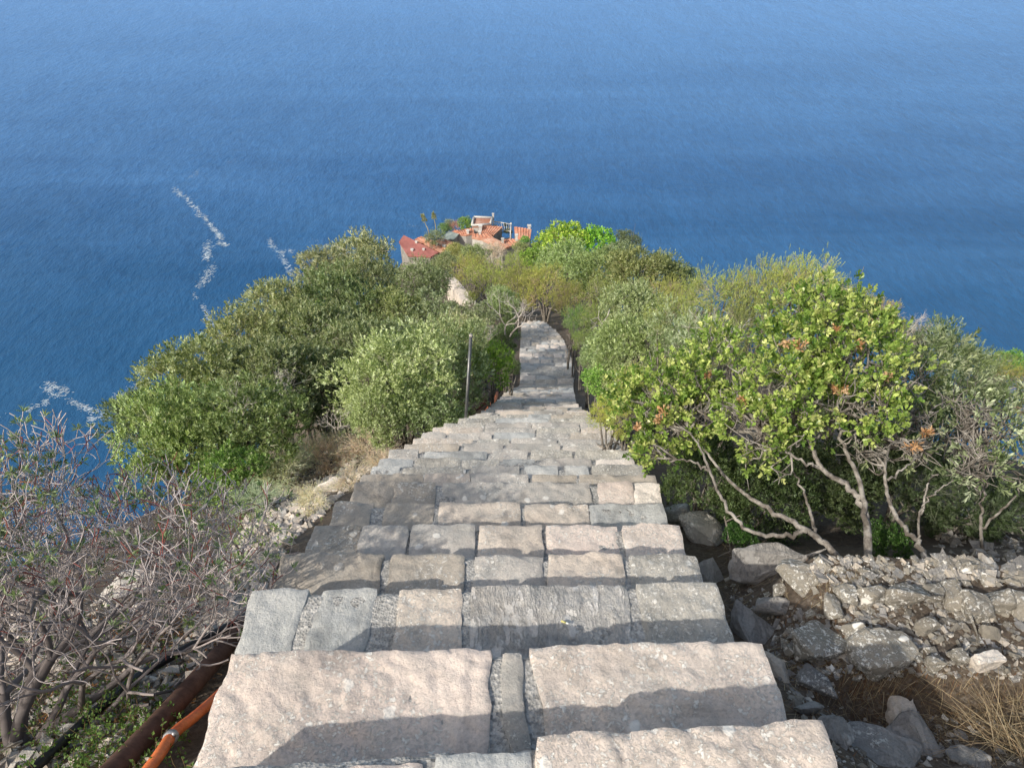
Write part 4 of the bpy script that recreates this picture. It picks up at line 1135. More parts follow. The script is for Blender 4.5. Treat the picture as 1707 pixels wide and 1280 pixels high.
# ------------------------------------------------------------------ shrubs over the ridge
T_ = [
 # left slope, near to far
 (385, 790, 8.0, 46, 'arb', 'bright green shrub at the foot of the dark oaks behind the spurge tips', (.75, .72, .75)),
 (300, 745, 9.5, 92, 'oak', 'large green holm oak at lower left just beyond the spurge bush', (1.0, 1.12, .8)),
 (410, 720, 9.5, 80, 'oak', 'dense holm oak with dark hollow under it left of the dry shrubs', (.95, 1.05, .8)),
 (235, 700, 12, 48, 'oak', 'leftmost small dark oak at the edge of the slope above the sea', (.7, .8, .7)),
 (330, 650, 12, 78, 'oak', 'rounded holm oak on the left skyline of the slope', (1.1, 1.1, .95)),
 (445, 640, 12, 85, 'oak', 'broad grey-green holm oak in the middle of the left slope', (1.05, 1.05, .95)),
 (535, 665, 12.5, 56, 'oak', 'dark holm oak beside the dark hollow on the left slope', (.5, .56, .45)),
 (410, 570, 15, 62, 'oak', 'holm oak on the left skyline above the foam streaks', (1.15, 1.1, .95)),
 (510, 570, 15, 70, 'oak', 'holm oak with a knobbly crown in the centre of the left wood', (1.0, 1.0, .9)),
 (595, 595, 14, 58, 'oak', 'holm oak with pale tips next to the tall pale shrub', (1.1, 1.12, 1.0)),
 (470, 520, 20, 52, 'oak', 'small tree with paler top on the left skyline', (1.25, 1.2, 1.1)),
 (560, 515, 21, 62, 'oak', 'mid green oak below the tallest tree of the left wood', (.95, 1.05, .85)),
 (540, 455, 28, 42, 'oak', 'rounded grey oak on the skyline left of the tallest tree', (1.25, 1.15, 1.15)),
 (607, 440, 32, 50, 'oak', 'tallest grey-green tree left of the red roof', (1.2, 1.12, 1.1)),
 (600, 480, 26, 48, 'oak', 'oak crown directly under the tallest tree of the left wood', (1.0, 1.0, .9)),
 (650, 524, 21, 46, 'oak', 'oak with olive tone between the tall tree and the pale path wall', (1.15, 1.15, .9)),
 (665, 590, 15, 52, 'phil', 'grey-green shrub behind the big pale shrub', (.9, .95, .85)),
 (705, 474, 30, 36, 'phil', 'bushy grey-green shrub left of the pale lower path', (.95, 1.0, .9)),
 (715, 535, 21, 44, 'phil', 'pale shrub just left below the pale lower path', (.95, 1.0, .95)),
 (665, 640, 9.6, 80, 'phil', 'tall pale grey-green shrub left of the metal pole', (1.15, 1.2, 1.0)),
 (745, 606, 11, 64, 'phil', 'pale shrub immediately behind the metal pole', (1.05, 1.1, .95)),
 (705, 680, 9.3, 46, 'phil', 'low shrub at the foot of the metal pole', (.8, .9, .75)),
 (625, 690, 9, 40, 'phil', 'pale low shrub above the dry shrubs beside the stairs', (1.1, 1.15, 1.0)),
 (818, 606, 11.5, 30, 'arb', 'small yellow-green shrub right of the metal pole', (1.35, 1.15, .8)),
 (790, 545, 19, 34, 'phil', 'grey shrub behind the dead white branches', (1.0, 1.0, .95)),
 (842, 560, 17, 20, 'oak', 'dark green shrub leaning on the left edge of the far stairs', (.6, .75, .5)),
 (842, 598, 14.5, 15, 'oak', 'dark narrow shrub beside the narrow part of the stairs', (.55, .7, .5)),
 (770, 570, 15, 40, 'phil', 'brownish pale shrub above the metal pole', (1.15, 1.05, 1.0)),
 (838, 505, 24, 24, 'phil', 'grey-green shrub behind the tip of the dead branches', (.9, 1.0, .8)),
 (810, 470, 34, 34, 'heath', 'yellow-green heath right of the pale lower path', (1.0, 1.0, .8)),
 (785, 448, 42, 26, 'heath', 'mustard-tinted heath bush above the pale lower path', (1.05, .95, .8)),
 (740, 441, 50, 18, 'phil', 'grey bush below the dark red roof', (1.0, 1.0, .9)),
 (758, 422, 70, 15, 'phil', 'pale yellowish bush in front of the orange roofs', (1.3, 1.2, .8)),
 (790, 429, 62, 20, 'phil', 'green-grey bush in the middle in front of the village', (1.0, 1.05, .85)),
 (826, 420, 68, 19, 'dry', 'pinkish-grey leafless bush in front of the village roofs', (1.15, 1.05, 1.0)),
 (860, 442, 48, 24, 'heath', 'olive heath bush left of the bright green trees', (.9, .95, .8)),
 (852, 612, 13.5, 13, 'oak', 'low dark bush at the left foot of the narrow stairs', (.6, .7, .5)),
 (984, 602, 12.5, 17, 'phil', 'small pale bush hugging the right edge of the narrow stairs', (1.0, 1.1, .9)),
 (973, 566, 16.5, 15, 'heath', 'little olive heath at the right edge of the far stairs', (.75, .85, .7)),
 (952, 540, 19.5, 11, 'phil', 'small grey bush at the outer side of the bend', (.8, .9, .7)),
 (490, 612, 12.8, 30, 'phil', 'pale olive shrub poking out between the left oaks', (1.1, 1.1, 1.0)),
 (520, 523, 19, 20, 'arb', 'small bright yellow-green shrub among the left oaks', (1.0, .9, .8)),
 (575, 560, 16.5, 30, 'oak', 'grey-leaved oak with a pale top inside the left wood', (1.35, 1.3, 1.3)),
 # right far
 (945, 402, 42, 31, 'arb', 'left one of the two brightest green trees by the village', (1.35, 1.15, .75)),
 (992, 407, 42, 30, 'arb', 'right one of the two brightest green trees, nearest the open sea', (1.05, 1.2, .65)),
 (912, 407, 50, 20, 'arb', 'yellow-green tree touching the rightmost orange roof', (1.3, 1.1, .9)),
 (893, 430, 44, 20, 'arb', 'light green shrub below the yellow-green tree by the roofs', (1.2, 1.1, .9)),
 (945, 445, 35, 40, 'phil', 'grey-green tree below the bright green ones', (.95, 1.1, .8)),
 (1000, 455, 32, 40, 'oak', 'mid green tree right of centre below the bright green ones', (1.0, 1.1, .8)),
 (870, 475, 30, 34, 'heath', 'golden heath above the bend of the stairs', (1.0, .95, .75)),
 (912, 480, 29, 40, 'heath', 'large golden heath straight above the top of the visible stairs', (1.05, .95, .8)),
 (950, 498, 26, 26, 'heath', 'brownish heath behind the bend of the stairs', (.9, .8, .7)),
 (1045, 405, 46, 20, 'oak', 'small dark tree on the skyline right of the bright green trees', (.65, .7, .65)),
 (1035, 425, 40, 24, 'oak', 'greyish crown on the skyline below the small dark tree', (1.0, 1.05, 1.0)),
 (1055, 460, 30, 44, 'oak', 'pale yellowish oak on the right shoulder of the ridge', (1.2, 1.15, .85)),
 (1100, 455, 31, 34, 'oak', 'yellowish oak with its edge against the sea', (1.1, 1.1, .85)),
 (1140, 472, 31, 28, 'oak', 'dark grey-green tree jutting out to the sea on the right shoulder', (.65, .75, .65)),
 (1110, 500, 24, 40, 'heath', 'olive heath under the dark jutting tree', (1.05, .95, .85)),
 (962, 532, 18.6, 22, 'heath', 'fresh green feathery heath right of the bend of the stairs', (.62, .85, .7)),
 (1000, 545, 17.5, 36, 'heath', 'wide dark heath to the right of the far stairs', (.75, .82, .7)),
 (1010, 500, 22, 36, 'heath', 'dull olive heath behind the bare white stem', (.85, .85, .8)),
 (1060, 520, 17, 44, 'phil', 'pale leaved shrub right of the bare white stem', (1.0, 1.05, .9)),
 (1008, 590, 11, 34, 'phil', 'speckled grey-green shrub on the right edge of the far stairs', (.95, 1.1, .85)),
 (1050, 580, 9.5, 50, 'phil', 'speckled pale green shrub right of the narrow stairs', (1.1, 1.2, .9)),
 (998, 640, 8.5, 24, 'arb', 'green shrub with orange leaves where the stairs narrow', (1.0, 1.0, .9)),
 (1046, 640, 7.2, 32, 'phil', 'pale speckled shrub beside the right edge of the middle steps', (1.15, 1.15, .9)),
 (1020, 690, 6.2, 32, 'heath', 'small bright yellow heath at the edge of the steps', (1.3, 1.25, .8)),
 (1060, 650, 6.0, 34, 'heath', 'bright yellow heath behind the low leaning tree', (1.25, 1.2, .8)),
 (1130, 560, 8.8, 48, 'olive', 'silver leaved shrub in the middle of the right scrub', (.95, 1.0, .85)),
 (1170, 570, 7.6, 46, 'olive', 'silvery shrub left of the twiggy heath', (1.0, 1.05, .95)),
 (1140, 540, 9, 50, 'heath', 'yellow-green heath behind the silver shrubs', (1.0, 1.0, .9)),
 (1205, 505, 8.2, 58, 'heath', 'feathery heath at the left end of the tall heath row', (1.0, 1.0, .9)),
 (1280, 492, 8.0, 54, 'heath', 'feathery heath in the centre of the tall heath row', (1.02, 1.0, .9)),
 (1345, 482, 7.8, 50, 'heath', 'tallest feathery heath on the right skyline', (1.1, 1.08, .85)),
 (1245, 575, 6.8, 56, 'heath', 'twiggy heath below the tall heath row', (.72, .72, .72)),
 (1405, 512, 7.8, 44, 'heath', 'heath with grey lower part right of the tallest one', (1.0, .95, .95)),
 (1462, 532, 7.6, 34, 'heath', 'orange-tinged heath on the skyline behind the green tree', (1.35, 1.0, .9)),
 (1510, 570, 7.8, 42, 'dry', 'grey leafless scrub on the right skyline', (1.0, 1.0, 1.0)),
 (1560, 590, 7.6, 52, 'olive', 'dark olive scrub on the right skyline', (.62, .68, .55)),
 (1610, 625, 7.4, 52, 'olive', 'dark feathery scrub above the silvery tree', (.62, .66, .5)),
 (1655, 615, 9.5, 30, 'heath', 'small heath on the far right skyline', (.8, .85, .8)),
 (1685, 606, 11, 24, 'arb', 'small dark green shrub at the right end of the skyline', (.8, .9, .8)),
 (1690, 645, 8.5, 40, 'heath', 'yellowish heath at the right edge of the photo', (1.1, .95, .8)),
 (1640, 650, 8, 40, 'dry', 'grey twiggy scrub above the silvery tree at the right edge', (.9, .85, .85)),
 (1350, 650, 5.6, 60, 'oak', 'shaded green crown directly behind the broad bright tree', (.6, .7, .5)),  # this crown and the next two carry their shade in the tint
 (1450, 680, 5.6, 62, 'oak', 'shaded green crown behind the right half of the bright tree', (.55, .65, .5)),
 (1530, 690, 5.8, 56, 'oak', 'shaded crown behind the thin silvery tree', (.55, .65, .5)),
 # under storey on the right, its shade put into the dark tints
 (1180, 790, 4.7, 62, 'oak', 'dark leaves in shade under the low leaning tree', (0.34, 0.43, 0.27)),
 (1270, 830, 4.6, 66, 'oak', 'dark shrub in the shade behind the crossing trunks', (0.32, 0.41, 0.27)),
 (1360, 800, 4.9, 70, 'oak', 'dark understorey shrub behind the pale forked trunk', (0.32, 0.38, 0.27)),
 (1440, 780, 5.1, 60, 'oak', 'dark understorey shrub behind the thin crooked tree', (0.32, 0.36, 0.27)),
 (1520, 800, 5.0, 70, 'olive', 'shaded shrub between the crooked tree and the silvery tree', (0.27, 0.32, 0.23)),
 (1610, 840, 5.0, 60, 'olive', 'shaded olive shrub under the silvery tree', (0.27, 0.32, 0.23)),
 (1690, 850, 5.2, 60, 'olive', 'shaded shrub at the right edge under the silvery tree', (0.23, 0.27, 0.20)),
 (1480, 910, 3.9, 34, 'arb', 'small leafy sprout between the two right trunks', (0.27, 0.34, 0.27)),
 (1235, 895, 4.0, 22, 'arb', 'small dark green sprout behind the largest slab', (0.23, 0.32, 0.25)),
]
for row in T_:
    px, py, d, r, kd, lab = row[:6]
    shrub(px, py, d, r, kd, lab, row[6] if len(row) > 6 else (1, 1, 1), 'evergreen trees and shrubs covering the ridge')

for (px, py, r, lab, tn) in [(470, 790, 46, 'dry pale shrub with grey-green leaves at the left of the scree', (1.0, 1.1, .9)),
                         (545, 765, 44, 'brownish leafless shrub in the middle of the scree', (1.3, 1.12, 1.0)),
                         (620, 750, 40, 'dry grey shrub touching the left edge of the steps', (1.1, 1.0, .95)),
                         (670, 722, 36, 'dry twiggy shrub just below the pale green shrubs', (1.0, .95, .9)),
                         (505, 762, 38, 'straw-coloured dry shrub at the top of the scree by the oaks', (1.35, 1.25, 1.05)),
                         (580, 745, 36, 'pale dry bush behind the tall dry grass', (1.3, 1.2, 1.05)),
                         (640, 772, 26, 'small pale dry shrub hugging the side of the steps', (1.3, 1.2, 1.1)),
                         (520, 832, 28, 'thin whitish dry shrub in the middle of the loose stones', (1.3, 1.3, 1.15)),
                         (590, 795, 30, 'low grey twiggy shrub over the pale rock slab', (1.15, 1.1, 1.05)),
                         (430, 830, 36, 'low grey-green shrub between the spurge and the scree', (.8, 1.0, .8))]:
    q = hit(px, py + r * .5, .02); d = q[1] * CP - q[2] * SP
    shrub(px, py, d - .1, r * 1.25, 'dry', lab, tn, 'dry shrubs on the scree', zs=.8)

# ------------------------------------------------------------------ dead branches
def dead_branch(start, seed, depth, scale, lean, label, name='dead_shrub', trunks=3):
    p = at(*start)
    b = np.array([p[0], p[1], p[2]])
    r = spurge(b, seed, trunks, depth, scale, label, name, lean=lean, rosette=False, red=False, col=((.42, .38, .34), (.55, .51, .47)), zflat=1.0, el=(1.0, 1.4))
    return r
dead_branch((845, 556, 15.6), 61, 5, 1.15, (-.12, 0), 'bare white dead branches rising left of the bend of the stairs', trunks=2)
dead_branch((1003, 560, 13.5), 62, 3, .95, (0, 0), 'single bare white stem right of the far stairs', trunks=1)
dead_branch((1205, 590, 6.6), 63, 5, .5, (-.1, 0), 'fan of pale dead twigs in the twiggy heath', trunks=3)
dead_branch((1500, 560, 7.6), 64, 5, .42, (0, 0), 'grey dead branches against the sea behind the heath', trunks=3)
dead_branch((1560, 570, 7.8), 65, 4, .42, (.1, 0), 'smaller grey dead branches against the sea at far right', trunks=3)
dead_branch((815, 565, 13), 66, 5, .4, (-.5, -.2), 'tangle of dry brown twigs on top of the shrub by the metal pole', trunks=5)
#dead_branch((1330, 900, 3.6), 67, 4, .26, (-.3, 0), 'thin dead twigs over the largest slab', trunks=3)
dead_branch((470, 660, 10.6), 71, 5, .55, (0, 0), 'thin bare twigs sticking out of the left oaks', trunks=3)
dead_branch((400, 690, 9.2), 72, 4, .5, (.1, 0), 'bare grey twigs in the lower left oak', trunks=2)
dead_branch((560, 715, 8.8), 68, 5, .35, (.1, 0), 'dry straw-coloured stalks at the edge of the dark hollow', trunks=4)

# ------------------------------------------------------------------ grasses and weeds
def blades(name, spots, n, L, wd, pal, label, seed, kind='stuff', cat_='grass', flat=0.3):
    rs = np.random.default_rng(seed); lines = []
    V, Fc, C = [], [], []; off = 0
    for (px, py, rp, nn) in spots:
        for _ in range(nn):
            p = hit(px + rs.normal(0, rp), py + rs.normal(0, rp * .6))
            d = norm(np.array([rs.normal(), rs.normal(), abs(rs.normal()) * flat + .08])); l = L * rs.uniform(.5, 1.5)
            g_ = np.array([0, 0, -1.0]); s = norm(np.cross(d, [0.1, 0.2, 1])) * wd * rs.uniform(.6, 1.3)
            pts = [p + d * l * t + g_ * l * .35 * t * t for t in (0, .35, .7, 1)]
            for q in pts: q[2] = max(q[2], gz(q[0], q[1]) + .004)
            c = np.array(pal[rs.integers(0, len(pal))]) * rs.uniform(.7, 1.3)
            for t, q in enumerate(pts):
                V += [q - s * (1 - t / 3.4), q + s * (1 - t / 3.4)]; C += [c, c]
            for t in range(3): Fc.append([off + 2 * t, off + 2 * t + 1, off + 2 * t + 3, off + 2 * t + 2])
            off += 8
    o = link(name, mesh_np(name, V, Fc, False, np.array(C)), M['straw']); tag(o, label, cat_, kind=kind)
STRAW = [(.38, .31, .20), (.46, .38, .26), (.30, .23, .15), (.24, .17, .10)]
blades('straw_litter', [(1560, 1190, 90, 420), (1400, 1150, 60, 260), (1650, 1230, 50, 300), (1230, 1000, 30, 90), (1340, 1100, 30, 160), (1400, 975, 30, 160), (1260, 960, 30, 80)], 0, .07, .0011, STRAW, 'dry straw and plant litter on the soil right of the stairs', 9)
blades('pine_litter', [(1420, 1180, 70, 500), (1380, 960, 45, 110), (1350, 1060, 60, 400), (1560, 1180, 100, 500)], 0, .022, .0012, [(.20, .10, .055), (.14, .075, .045), (.26, .15, .08)], 'reddish-brown fallen needles on the soil right of the stairs', 10, cat_='leaf litter')
blades('dry_leaf_litter', [(250, 1080, 70, 500), (330, 1050, 40, 300), (120, 1190, 60, 300), (200, 1180, 50, 250)], 0, .03, .004, [(.48, .22, .08), (.55, .33, .16), (.35, .16, .07)], 'orange-brown dry leaves around the hose at lower left', 12, cat_='leaf litter', flat=.6)

def tuft(px, py, n, L, pal, label, seed, lean=(0, 0)):
    rs = np.random.default_rng(seed); b = hit(px, py)
    V, Fc, C = [], [], []; off = 0
    for _ in range(n):
        p = np.array([rs.normal(0, .06), rs.normal(0, .06), 0]); d = norm(np.array([rs.normal(0, .8) + lean[0], rs.normal(0, .8) + lean[1], .9])); l = L * rs.uniform(.5, 1.2)
        bend = np.array([d[0], d[1], -.5]) * rs.uniform(.2, .9)
        s = norm(np.cross(d, rs.normal(size=3))) * .0016
        c = np.array(pal[rs.integers(0, len(pal))]) * rs.uniform(.7, 1.3)
        for t in range(6):
            u = t / 5; q = p + d * l * u + bend * l * u * u
            V += [q - s * (1 - u * .8), q + s * (1 - u * .8)]; C += [c, c]
        for t in range(5): Fc.append([off + 2 * t, off + 2 * t + 1, off + 2 * t + 3, off + 2 * t + 2])
        off += 12
    o = link('grass_tuft', mesh_np('grass_tuft', V, Fc, False, np.array(C)), M['straw'], None, b)
    tag(o, label, 'grass', 'dry grass tufts')
tuft(1700, 1255, 170, .26, STRAW, 'largest dry grass tuft in the bottom right corner', 1, (-.3, .2))
tuft(1650, 1180, 60, .15, STRAW, 'dry grass tuft above the corner tuft', 2, (-.3, 0))
tuft(1712, 1170, 90, .2, STRAW, 'dry grass at the right edge over the rubble', 3, (-.4, .2))
tuft(1600, 1215, 45, .12, STRAW, 'thin dry grass left of the corner tuft', 4, (-.2, 0))
tuft(1240, 935, 70, .10, STRAW, 'tiny dry grass tuft behind the boulder beside the steps', 5)
tuft(560, 745, 160, .42, STRAW, 'tall dry grass stalks left of the stairs near the oaks', 6)
tuft(600, 735, 120, .34, STRAW, 'dry grass between the oaks and the steps', 7)
tuft(500, 820, 120, .25, STRAW, 'brown dry grass at the top of the scree', 8)

def weeds(spots, label, seed, pal, L=.016):
    rs = np.random.default_rng(seed); P, D, lines = [], [], []
    for (px, py, rp, n) in spots:
        for _ in range(n):
            p = hit(px + rs.normal(0, rp), py + rs.normal(0, rp))
            h = rs.uniform(.02, .13); d = norm(np.array([rs.normal(0, .5), rs.normal(0, .5), 1]))
            e = p + d * h; P.append(e); D.append(d)
            lines.append((smooth_line([p, (p + e) / 2 + rs.normal(0, .008, 3), e], 4), np.full(4, .0013), (.22, .16, .08)))
    a = rosettes(rs, np.array(P), np.array(D), 4, 9, L, L * .65, (.6, 1.6), .05, pal, LEAF4)
    b = tube_arrays(lines, 3)
    v, f, c = cat([a, b])
    o = link('weeds', mesh_np('weeds', v, f, False, c), M['leaf']); tag(o, label, 'weeds', kind='stuff')
weeds([(120, 1230, 60, 160), (210, 1150, 50, 150), (240, 1230, 40, 120), (60, 1180, 40, 60), (170, 1260, 40, 120)], 'small green weeds between the hose and the pipe at lower left', 5, [(.09, .17, .04), (.15, .26, .06), (.22, .33, .10)])
weeds([(330, 820, 40, 160), (400, 850, 40, 120), (450, 900, 40, 60), (380, 900, 40, 80)], 'light green ground plants on the slope behind the spurge bush', 6, [(.15, .25, .07), (.25, .36, .12), (.36, .44, .22)], .03)

# ------------------------------------------------------------------ village
tile = plain_mat('clay_tiles', (.50, .215, .135), (.60, .335, .235), 1.3, .85, .5, .1)
tile_old = plain_mat('weathered_tiles', (.42, .20, .13), (.55, .36, .28), .9, .9, .5, .1)
redmetal = plain_mat('dark_red_roof', (.33, .125, .11), (.37, .155, .135), .8, .7, .1, .05)
glassy = plain_mat('greenish_sheet', (.26, .31, .28), (.34, .39, .35), 1.5, .5, .1, .05)
plaster = plain_mat('plaster', (.50, .48, .44), (.62, .60, .56), .8, .9, .2, .03)
greystone = plain_mat('house_stone', (.22, .21, .19), (.33, .31, .28), 1.2, .9, .4, .1)
white = plain_mat('white_paint', (.52, .51, .49), (.64, .63, .60), 1, .8, .1, .02)

def tiled_roof(me_name, Q, th=.25):
    """Q: polygon of world points (near planar); corrugated rows only through bump; solid slab"""
    Q = [np.array(q) for q in Q]; n = len(Q)
    V = Q + [q - np.array([0, 0, th]) for q in Q]
    fl = list(range(n)) + list(range(2 * n - 1, n - 1, -1)); ln = [n, n]
    for i in range(n):
        j = (i + 1) % n; fl += [i, j, n + j, n + i][::-1]; ln.append(4)
    return V, fl, ln

def house(pts, z0, slope, roofmat, wallmat, label, chimneys=(), name='stone_house', parapet=False, windows=0, wh=3.2, cols=True):
    """pts: photo corners of the roof; slope: (a,b) dz per metre along x and y"""
    W = []
    for (px, py) in pts:
        r = ray(px, py); a, b = slope
        # z = z0 + a*x + b*(y-120)
        t = (z0 - b * 107) / (r[2] - a * r[0] - b * r[1])
        W.append(r * t)
    W = np.array(W); c = W.mean(0)
    base = np.array([c[0], c[1], min(c[2] - wh, gz(c[0], c[1]))])
    root = empty(name, base, label, 'house')
    V, fl, ln = tiled_roof('roof', list(W - base))
    ro = link('roof', mesh_np('roof', V, fl, False, None, ln), roofmat, root)
    # rows of tiles as ribs with real relief
    if cols:
        A, B = W[0] - base, W[1] - base; D_ = W[-1] - base; C_ = W[2] - base
        n = int(np.linalg.norm(B - A) / .45); lines = []
        for i in range(1, n):
            u = i / n; p0 = A * (1 - u) + B * u; p1 = D_ * (1 - u) + C_ * u
            lines.append((np.array([p0, p1]) + [0, 0, .02], np.array([.09, .09]), None))
        if lines: link('tile_row', tube_mesh('tile_row', lines, 6), roofmat, ro)
    # walls
    ins = [c + (q - c) * .94 for q in W]
    n = len(ins); V = [q - base - [0, 0, .22] for q in ins] + [np.array([q[0], q[1], min(base[2], gz(q[0], q[1])) - 1.5]) - base for q in ins]
    fl, ln = [], []
    for i in range(n):
        j = (i + 1) % n; fl += [i, n + i, n + j, j]; ln.append(4)
    wo = link('wall', mesh_np('wall', V, fl, False, None, ln), wallmat, root)
    for (px, py, h, s) in chimneys:
        r = ray(px, py); a, b = slope; t = (z0 - b * 107) / (r[2] - a * r[0] - b * r[1]); p = r * t - base
        me = bpy.data.meshes.new('chimney'); bm = bmesh.new()
        bmesh.ops.create_cube(bm, size=1, matrix=Matrix.Translation(p.tolist()) @ Matrix.Translation((0, 0, h / 2 - .2)) @ Matrix.Diagonal((s, s, h + .4, 1)))
        bmesh.ops.create_cube(bm, size=1, matrix=Matrix.Translation(p.tolist()) @ Matrix.Translation((0, 0, h + .06)) @ Matrix.Diagonal((s * 1.35, s * 1.35, .12, 1)))
        bm.to_mesh(me); bm.free(); link('chimney', me, white, ro)
    if parapet:
        lines = []
        for i in range(n):
            j = (i + 1) % n; lines.append((np.array([W[i], W[j]]) - base + [0, 0, .25], np.array([.2, .2]), None))
        link('parapet', tube_mesh('parapet', lines, 4, True), white, root)
    if windows:
        for i in (n - 2, n - 1):
            j = (i + 1) % n; a_, b_ = ins[i] - base, ins[j] - base
            for u in (.3, .7):
                q = a_ * (1 - u) + b_ * u; t_ = norm(b_ - a_); q = q - [0, 0, 1.6]
                nn = norm(np.cross(t_, [0, 0, 1.0])); nn = nn if np.dot(nn, q) > 0 else -nn
                Vv = [q + t_ * s1 * .45 + np.array([0, 0, s2 * .6]) + nn * .03 for s1, s2 in ((-1, -1), (1, -1), (1, 1), (-1, 1))]
                link('window', mesh_np('window', Vv, [[0, 1, 2, 3]]), M['dark'], root)
    return root
house([(673, 392), (731, 421), (718, 428), (680, 426), (665, 403)], -56.8, (0, .22), redmetal, greystone, 'house with a plain dark red roof at the left end of the village', [(694, 405, .2, .3), (706, 417, .15, .3), (687, 418, .2, .35)], cols=False)
house([(691, 399), (702, 394), (758, 412), (735, 421)], -57.6, (0, .18), tile, greystone, 'house with patched orange tiles just right of the dark red roof', [(712, 401, .25, .4), (728, 409, .2, .4), (740, 412, .2, .4)])
house([(722, 403), (738, 397), (762, 406), (750, 414)], -57.6, (0, .15), tile_old, greystone, 'small low house with pale orange tiles beside the greenish shed', [(738, 401, .5, .6)])
house([(733, 398), (748, 385), (765, 390), (757, 399)], -58.3, (0, .12), glassy, greystone, 'low shed with a greenish sheet roof in the village', name='shed', cols=False)
house([(753, 385), (789, 380), (790, 389), (777, 392), (762, 391)], -58.6, (0, .15), tile, plaster, 'low house with orange roof left of the white terrace house', [(780, 389, .5, .4)])
house([(790, 364), (821, 365), (817, 376), (787, 378)], -57.5, (0, .0), tile_old, white, 'tallest house with a pink roof terrace and white parapet', [(822, 364, .8, .3)], parapet=True, windows=1, cols=False, wh=5)
house([(801, 376), (838, 378), (823, 392), (799, 388)], -58.5, (0, .2), tile, greystone, 'house with a bright orange roof in front of the white terrace house', [(801, 384, .8, .5)], windows=1, wh=4.5)
house([(787, 390), (814, 389), (823, 396), (808, 400), (786, 396)], -57.8, (0, .18), tile, plaster, 'low orange roofed house in front of the bright orange one', [(800, 390, .4, .4)])
house([(857, 378), (886, 382), (884, 397), (866, 398), (859, 394)], -58.6, (0, .25), tile, greystone, 'rightmost house with a mottled orange roof by the yellow-green tree', [(882, 381, .5, .5)])
house([(838, 400), (860, 398), (868, 406), (850, 411)], -57.3, (0, .15), tile, plaster, 'small orange roofed house between the pale roof and the rightmost house', [(861, 401, 1.0, .4)])
house([(804, 400), (822, 396), (852, 410), (838, 416)], -57.0, (.05, .15), tile_old, greystone, 'house with a faded pinkish roof and white verge in the village centre', [(838, 404, .6, .4)])

def pergola():
    c = [at(px, py, 133) for (px, py) in ((822, 368), (852, 373), (850, 388), (832, 384))]
    z = -58.6; c = [on_z(px, py, z) for (px, py) in ((822, 369), (852, 374), (851, 386), (830, 382))]
    m_ = np.mean(c, 0); base = np.array([m_[0], m_[1], z - 4])
    r = empty('pergola', base, 'white posted vine pergola beside the terrace house', 'pergola')
    for q in c:
        link('post', tube_mesh('post', [(np.array([q - [0, 0, 5], q + [0, 0, .3]]) - base, np.array([.12, .12]), None)], 6, True), white, r)
    lines = [(np.array([c[i], c[(i + 1) % 4]]) - base, np.array([.1, .1]), None) for i in range(4)]
    for u in np.linspace(.12, .88, 6): lines.append((np.array([c[0] * (1 - u) + c[1] * u, c[3] * (1 - u) + c[2] * u]) - base, np.array([.05, .05]), None))
    link('beam', tube_mesh('beam', lines, 5, True), white, r)
    rs = np.random.default_rng(3); bl = []
    for _ in range(12):
        u, v = rs.random(2); q = (c[0] * (1 - u) + c[1] * u) * (1 - v) + (c[3] * (1 - u) + c[2] * u) * v - base
        bl.append((q[0], q[1], q[2] - rs.uniform(-.1, 1.2), rs.uniform(.3, .7)))
    P, D = blob_tips(rs, bl, 120, 1)
    v, f, cc = rosettes(rs, P, D, 5, 8, .22, .12, (.3, 1.4), .2, PAL['oak'], LEAF4)
    link('vine', mesh_np('vine', v, f, False, cc), M['leaf'], r)
pergola()

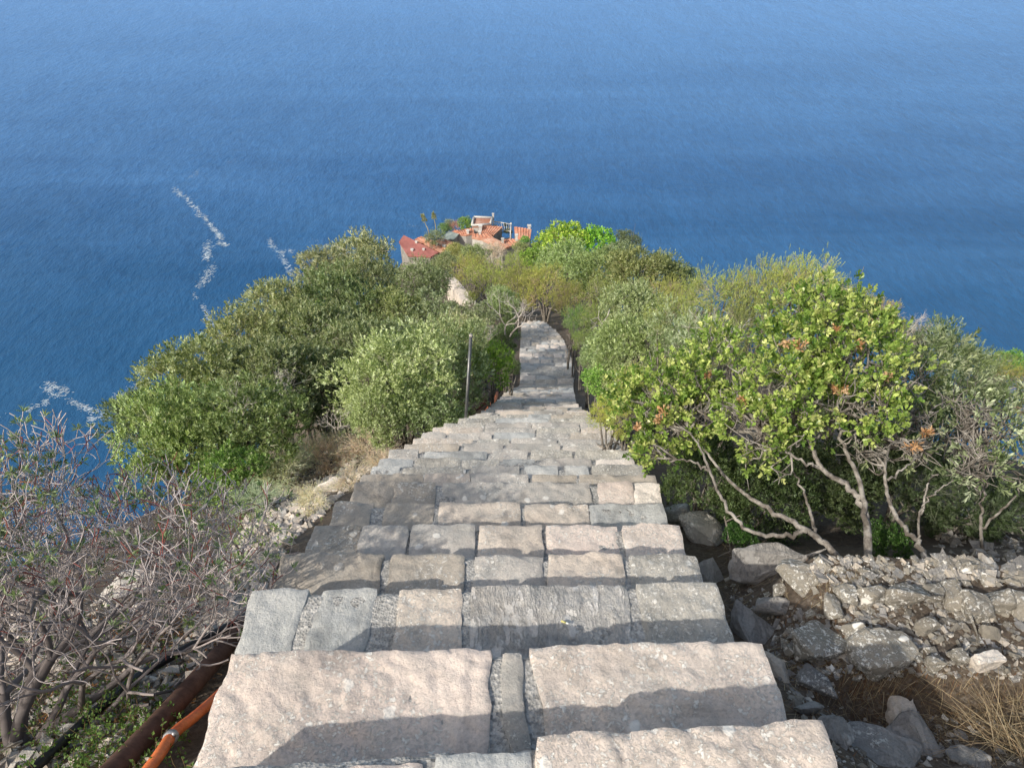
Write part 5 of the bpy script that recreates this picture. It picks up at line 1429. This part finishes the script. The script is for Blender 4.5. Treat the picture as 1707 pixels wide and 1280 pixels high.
def agave(px0, py0, px1, py1, label, seed):
    rs = np.random.default_rng(seed)
    d = 118.0; b = at(px0, py0, d); t = at(px1, py1, d * .985); base = b.copy()
    g0 = gz(b[0], b[1]); base[2] = min(b[2], g0 + .1)
    r = empty('agave', base, label, 'plant', 'flowering agave stalks')
    b = b - base; t = t - base
    link('stalk', tube_mesh('stalk', [(smooth_line([[0, 0, -.3], b, (b + t) / 2 + [.05, 0, 0], t], 12), np.linspace(.11, .05, 12), None)], 6), plain_mat('agave_stalk', (.30, .27, .16), (.38, .34, .22), 2, .8), r)
    P, D = [], []
    for k_ in range(26):
        u = .62 + .38 * k_ / 26; p = b * (1 - u) + t * u; a = k_ * 2.4; L = .5 * (1.25 - u)
        e = p + np.array([math.cos(a) * L, math.sin(a) * L, .2])
        for _ in range(3): P.append(e + rs.normal(0, .08, 3)); D.append([math.cos(a), math.sin(a), 1.2])
    v, f, c = rosettes(rs, np.array(P), np.array(D), 4, 6, .2, .09, (.2, 1.2), .1, [(.34, .36, .14), (.42, .40, .18)], LEAF4)
    link('flower_head', mesh_np('flower_head', v, f, False, c), M['leaf'], r)
    v, f, c = rosettes(rs, np.array([[0, 0, .3]]), np.array([[0, 0, 1.0]]), 22, 24, 1.5, .26, (.3, 1.4), .2, [(.16, .22, .14), (.22, .28, .19)], LEAF6)
    link('leaves', mesh_np('agave_leaves', v, f, True, c), M['leaf'], r)
agave(715, 391, 704, 359, 'tall leaning agave flower stalk, the left one of the pair against the sea', 1)
agave(727, 386, 722, 356, 'upright agave flower stalk, the right one of the pair against the sea', 2)

for (px, py, r, kd, lab, tn) in [(729, 393, 10, 'olive', 'grey-green bush at the foot of the two agave stalks', (.8, .85, .7)),
                             (742, 380, 9, 'oak', 'dark green bush left of the pink shrub by the village', (.9, 1.2, .8)),
                             (757, 376, 10, 'dry', 'pinkish shrub on the seaward edge of the village', (1.1, .75, .7)),
                             (776, 374, 11, 'arb', 'yellow-green tree left of the white terrace house', (1.1, 1.0, .9)),
                             (748, 372, 7, 'olive', 'small pale shrub above the pink one on the village edge', (1.0, 1.0, 1.0)),
                             (716, 397, 9, 'olive', 'grey scrub below the left agave stalk', (.85, .85, .7)),
                             (868, 412, 10, 'phil', 'bush below the rightmost orange roofs', (1.0, 1.0, .8)),
                             (875, 400, 7, 'arb', 'small green bush between the orange roofs', (.8, 1.0, .8))]:
    shrub(px, py, 129 if py < 385 else 116, r, kd, lab, tn, 'bushes around the village')
print('objects', len(bpy.data.objects))
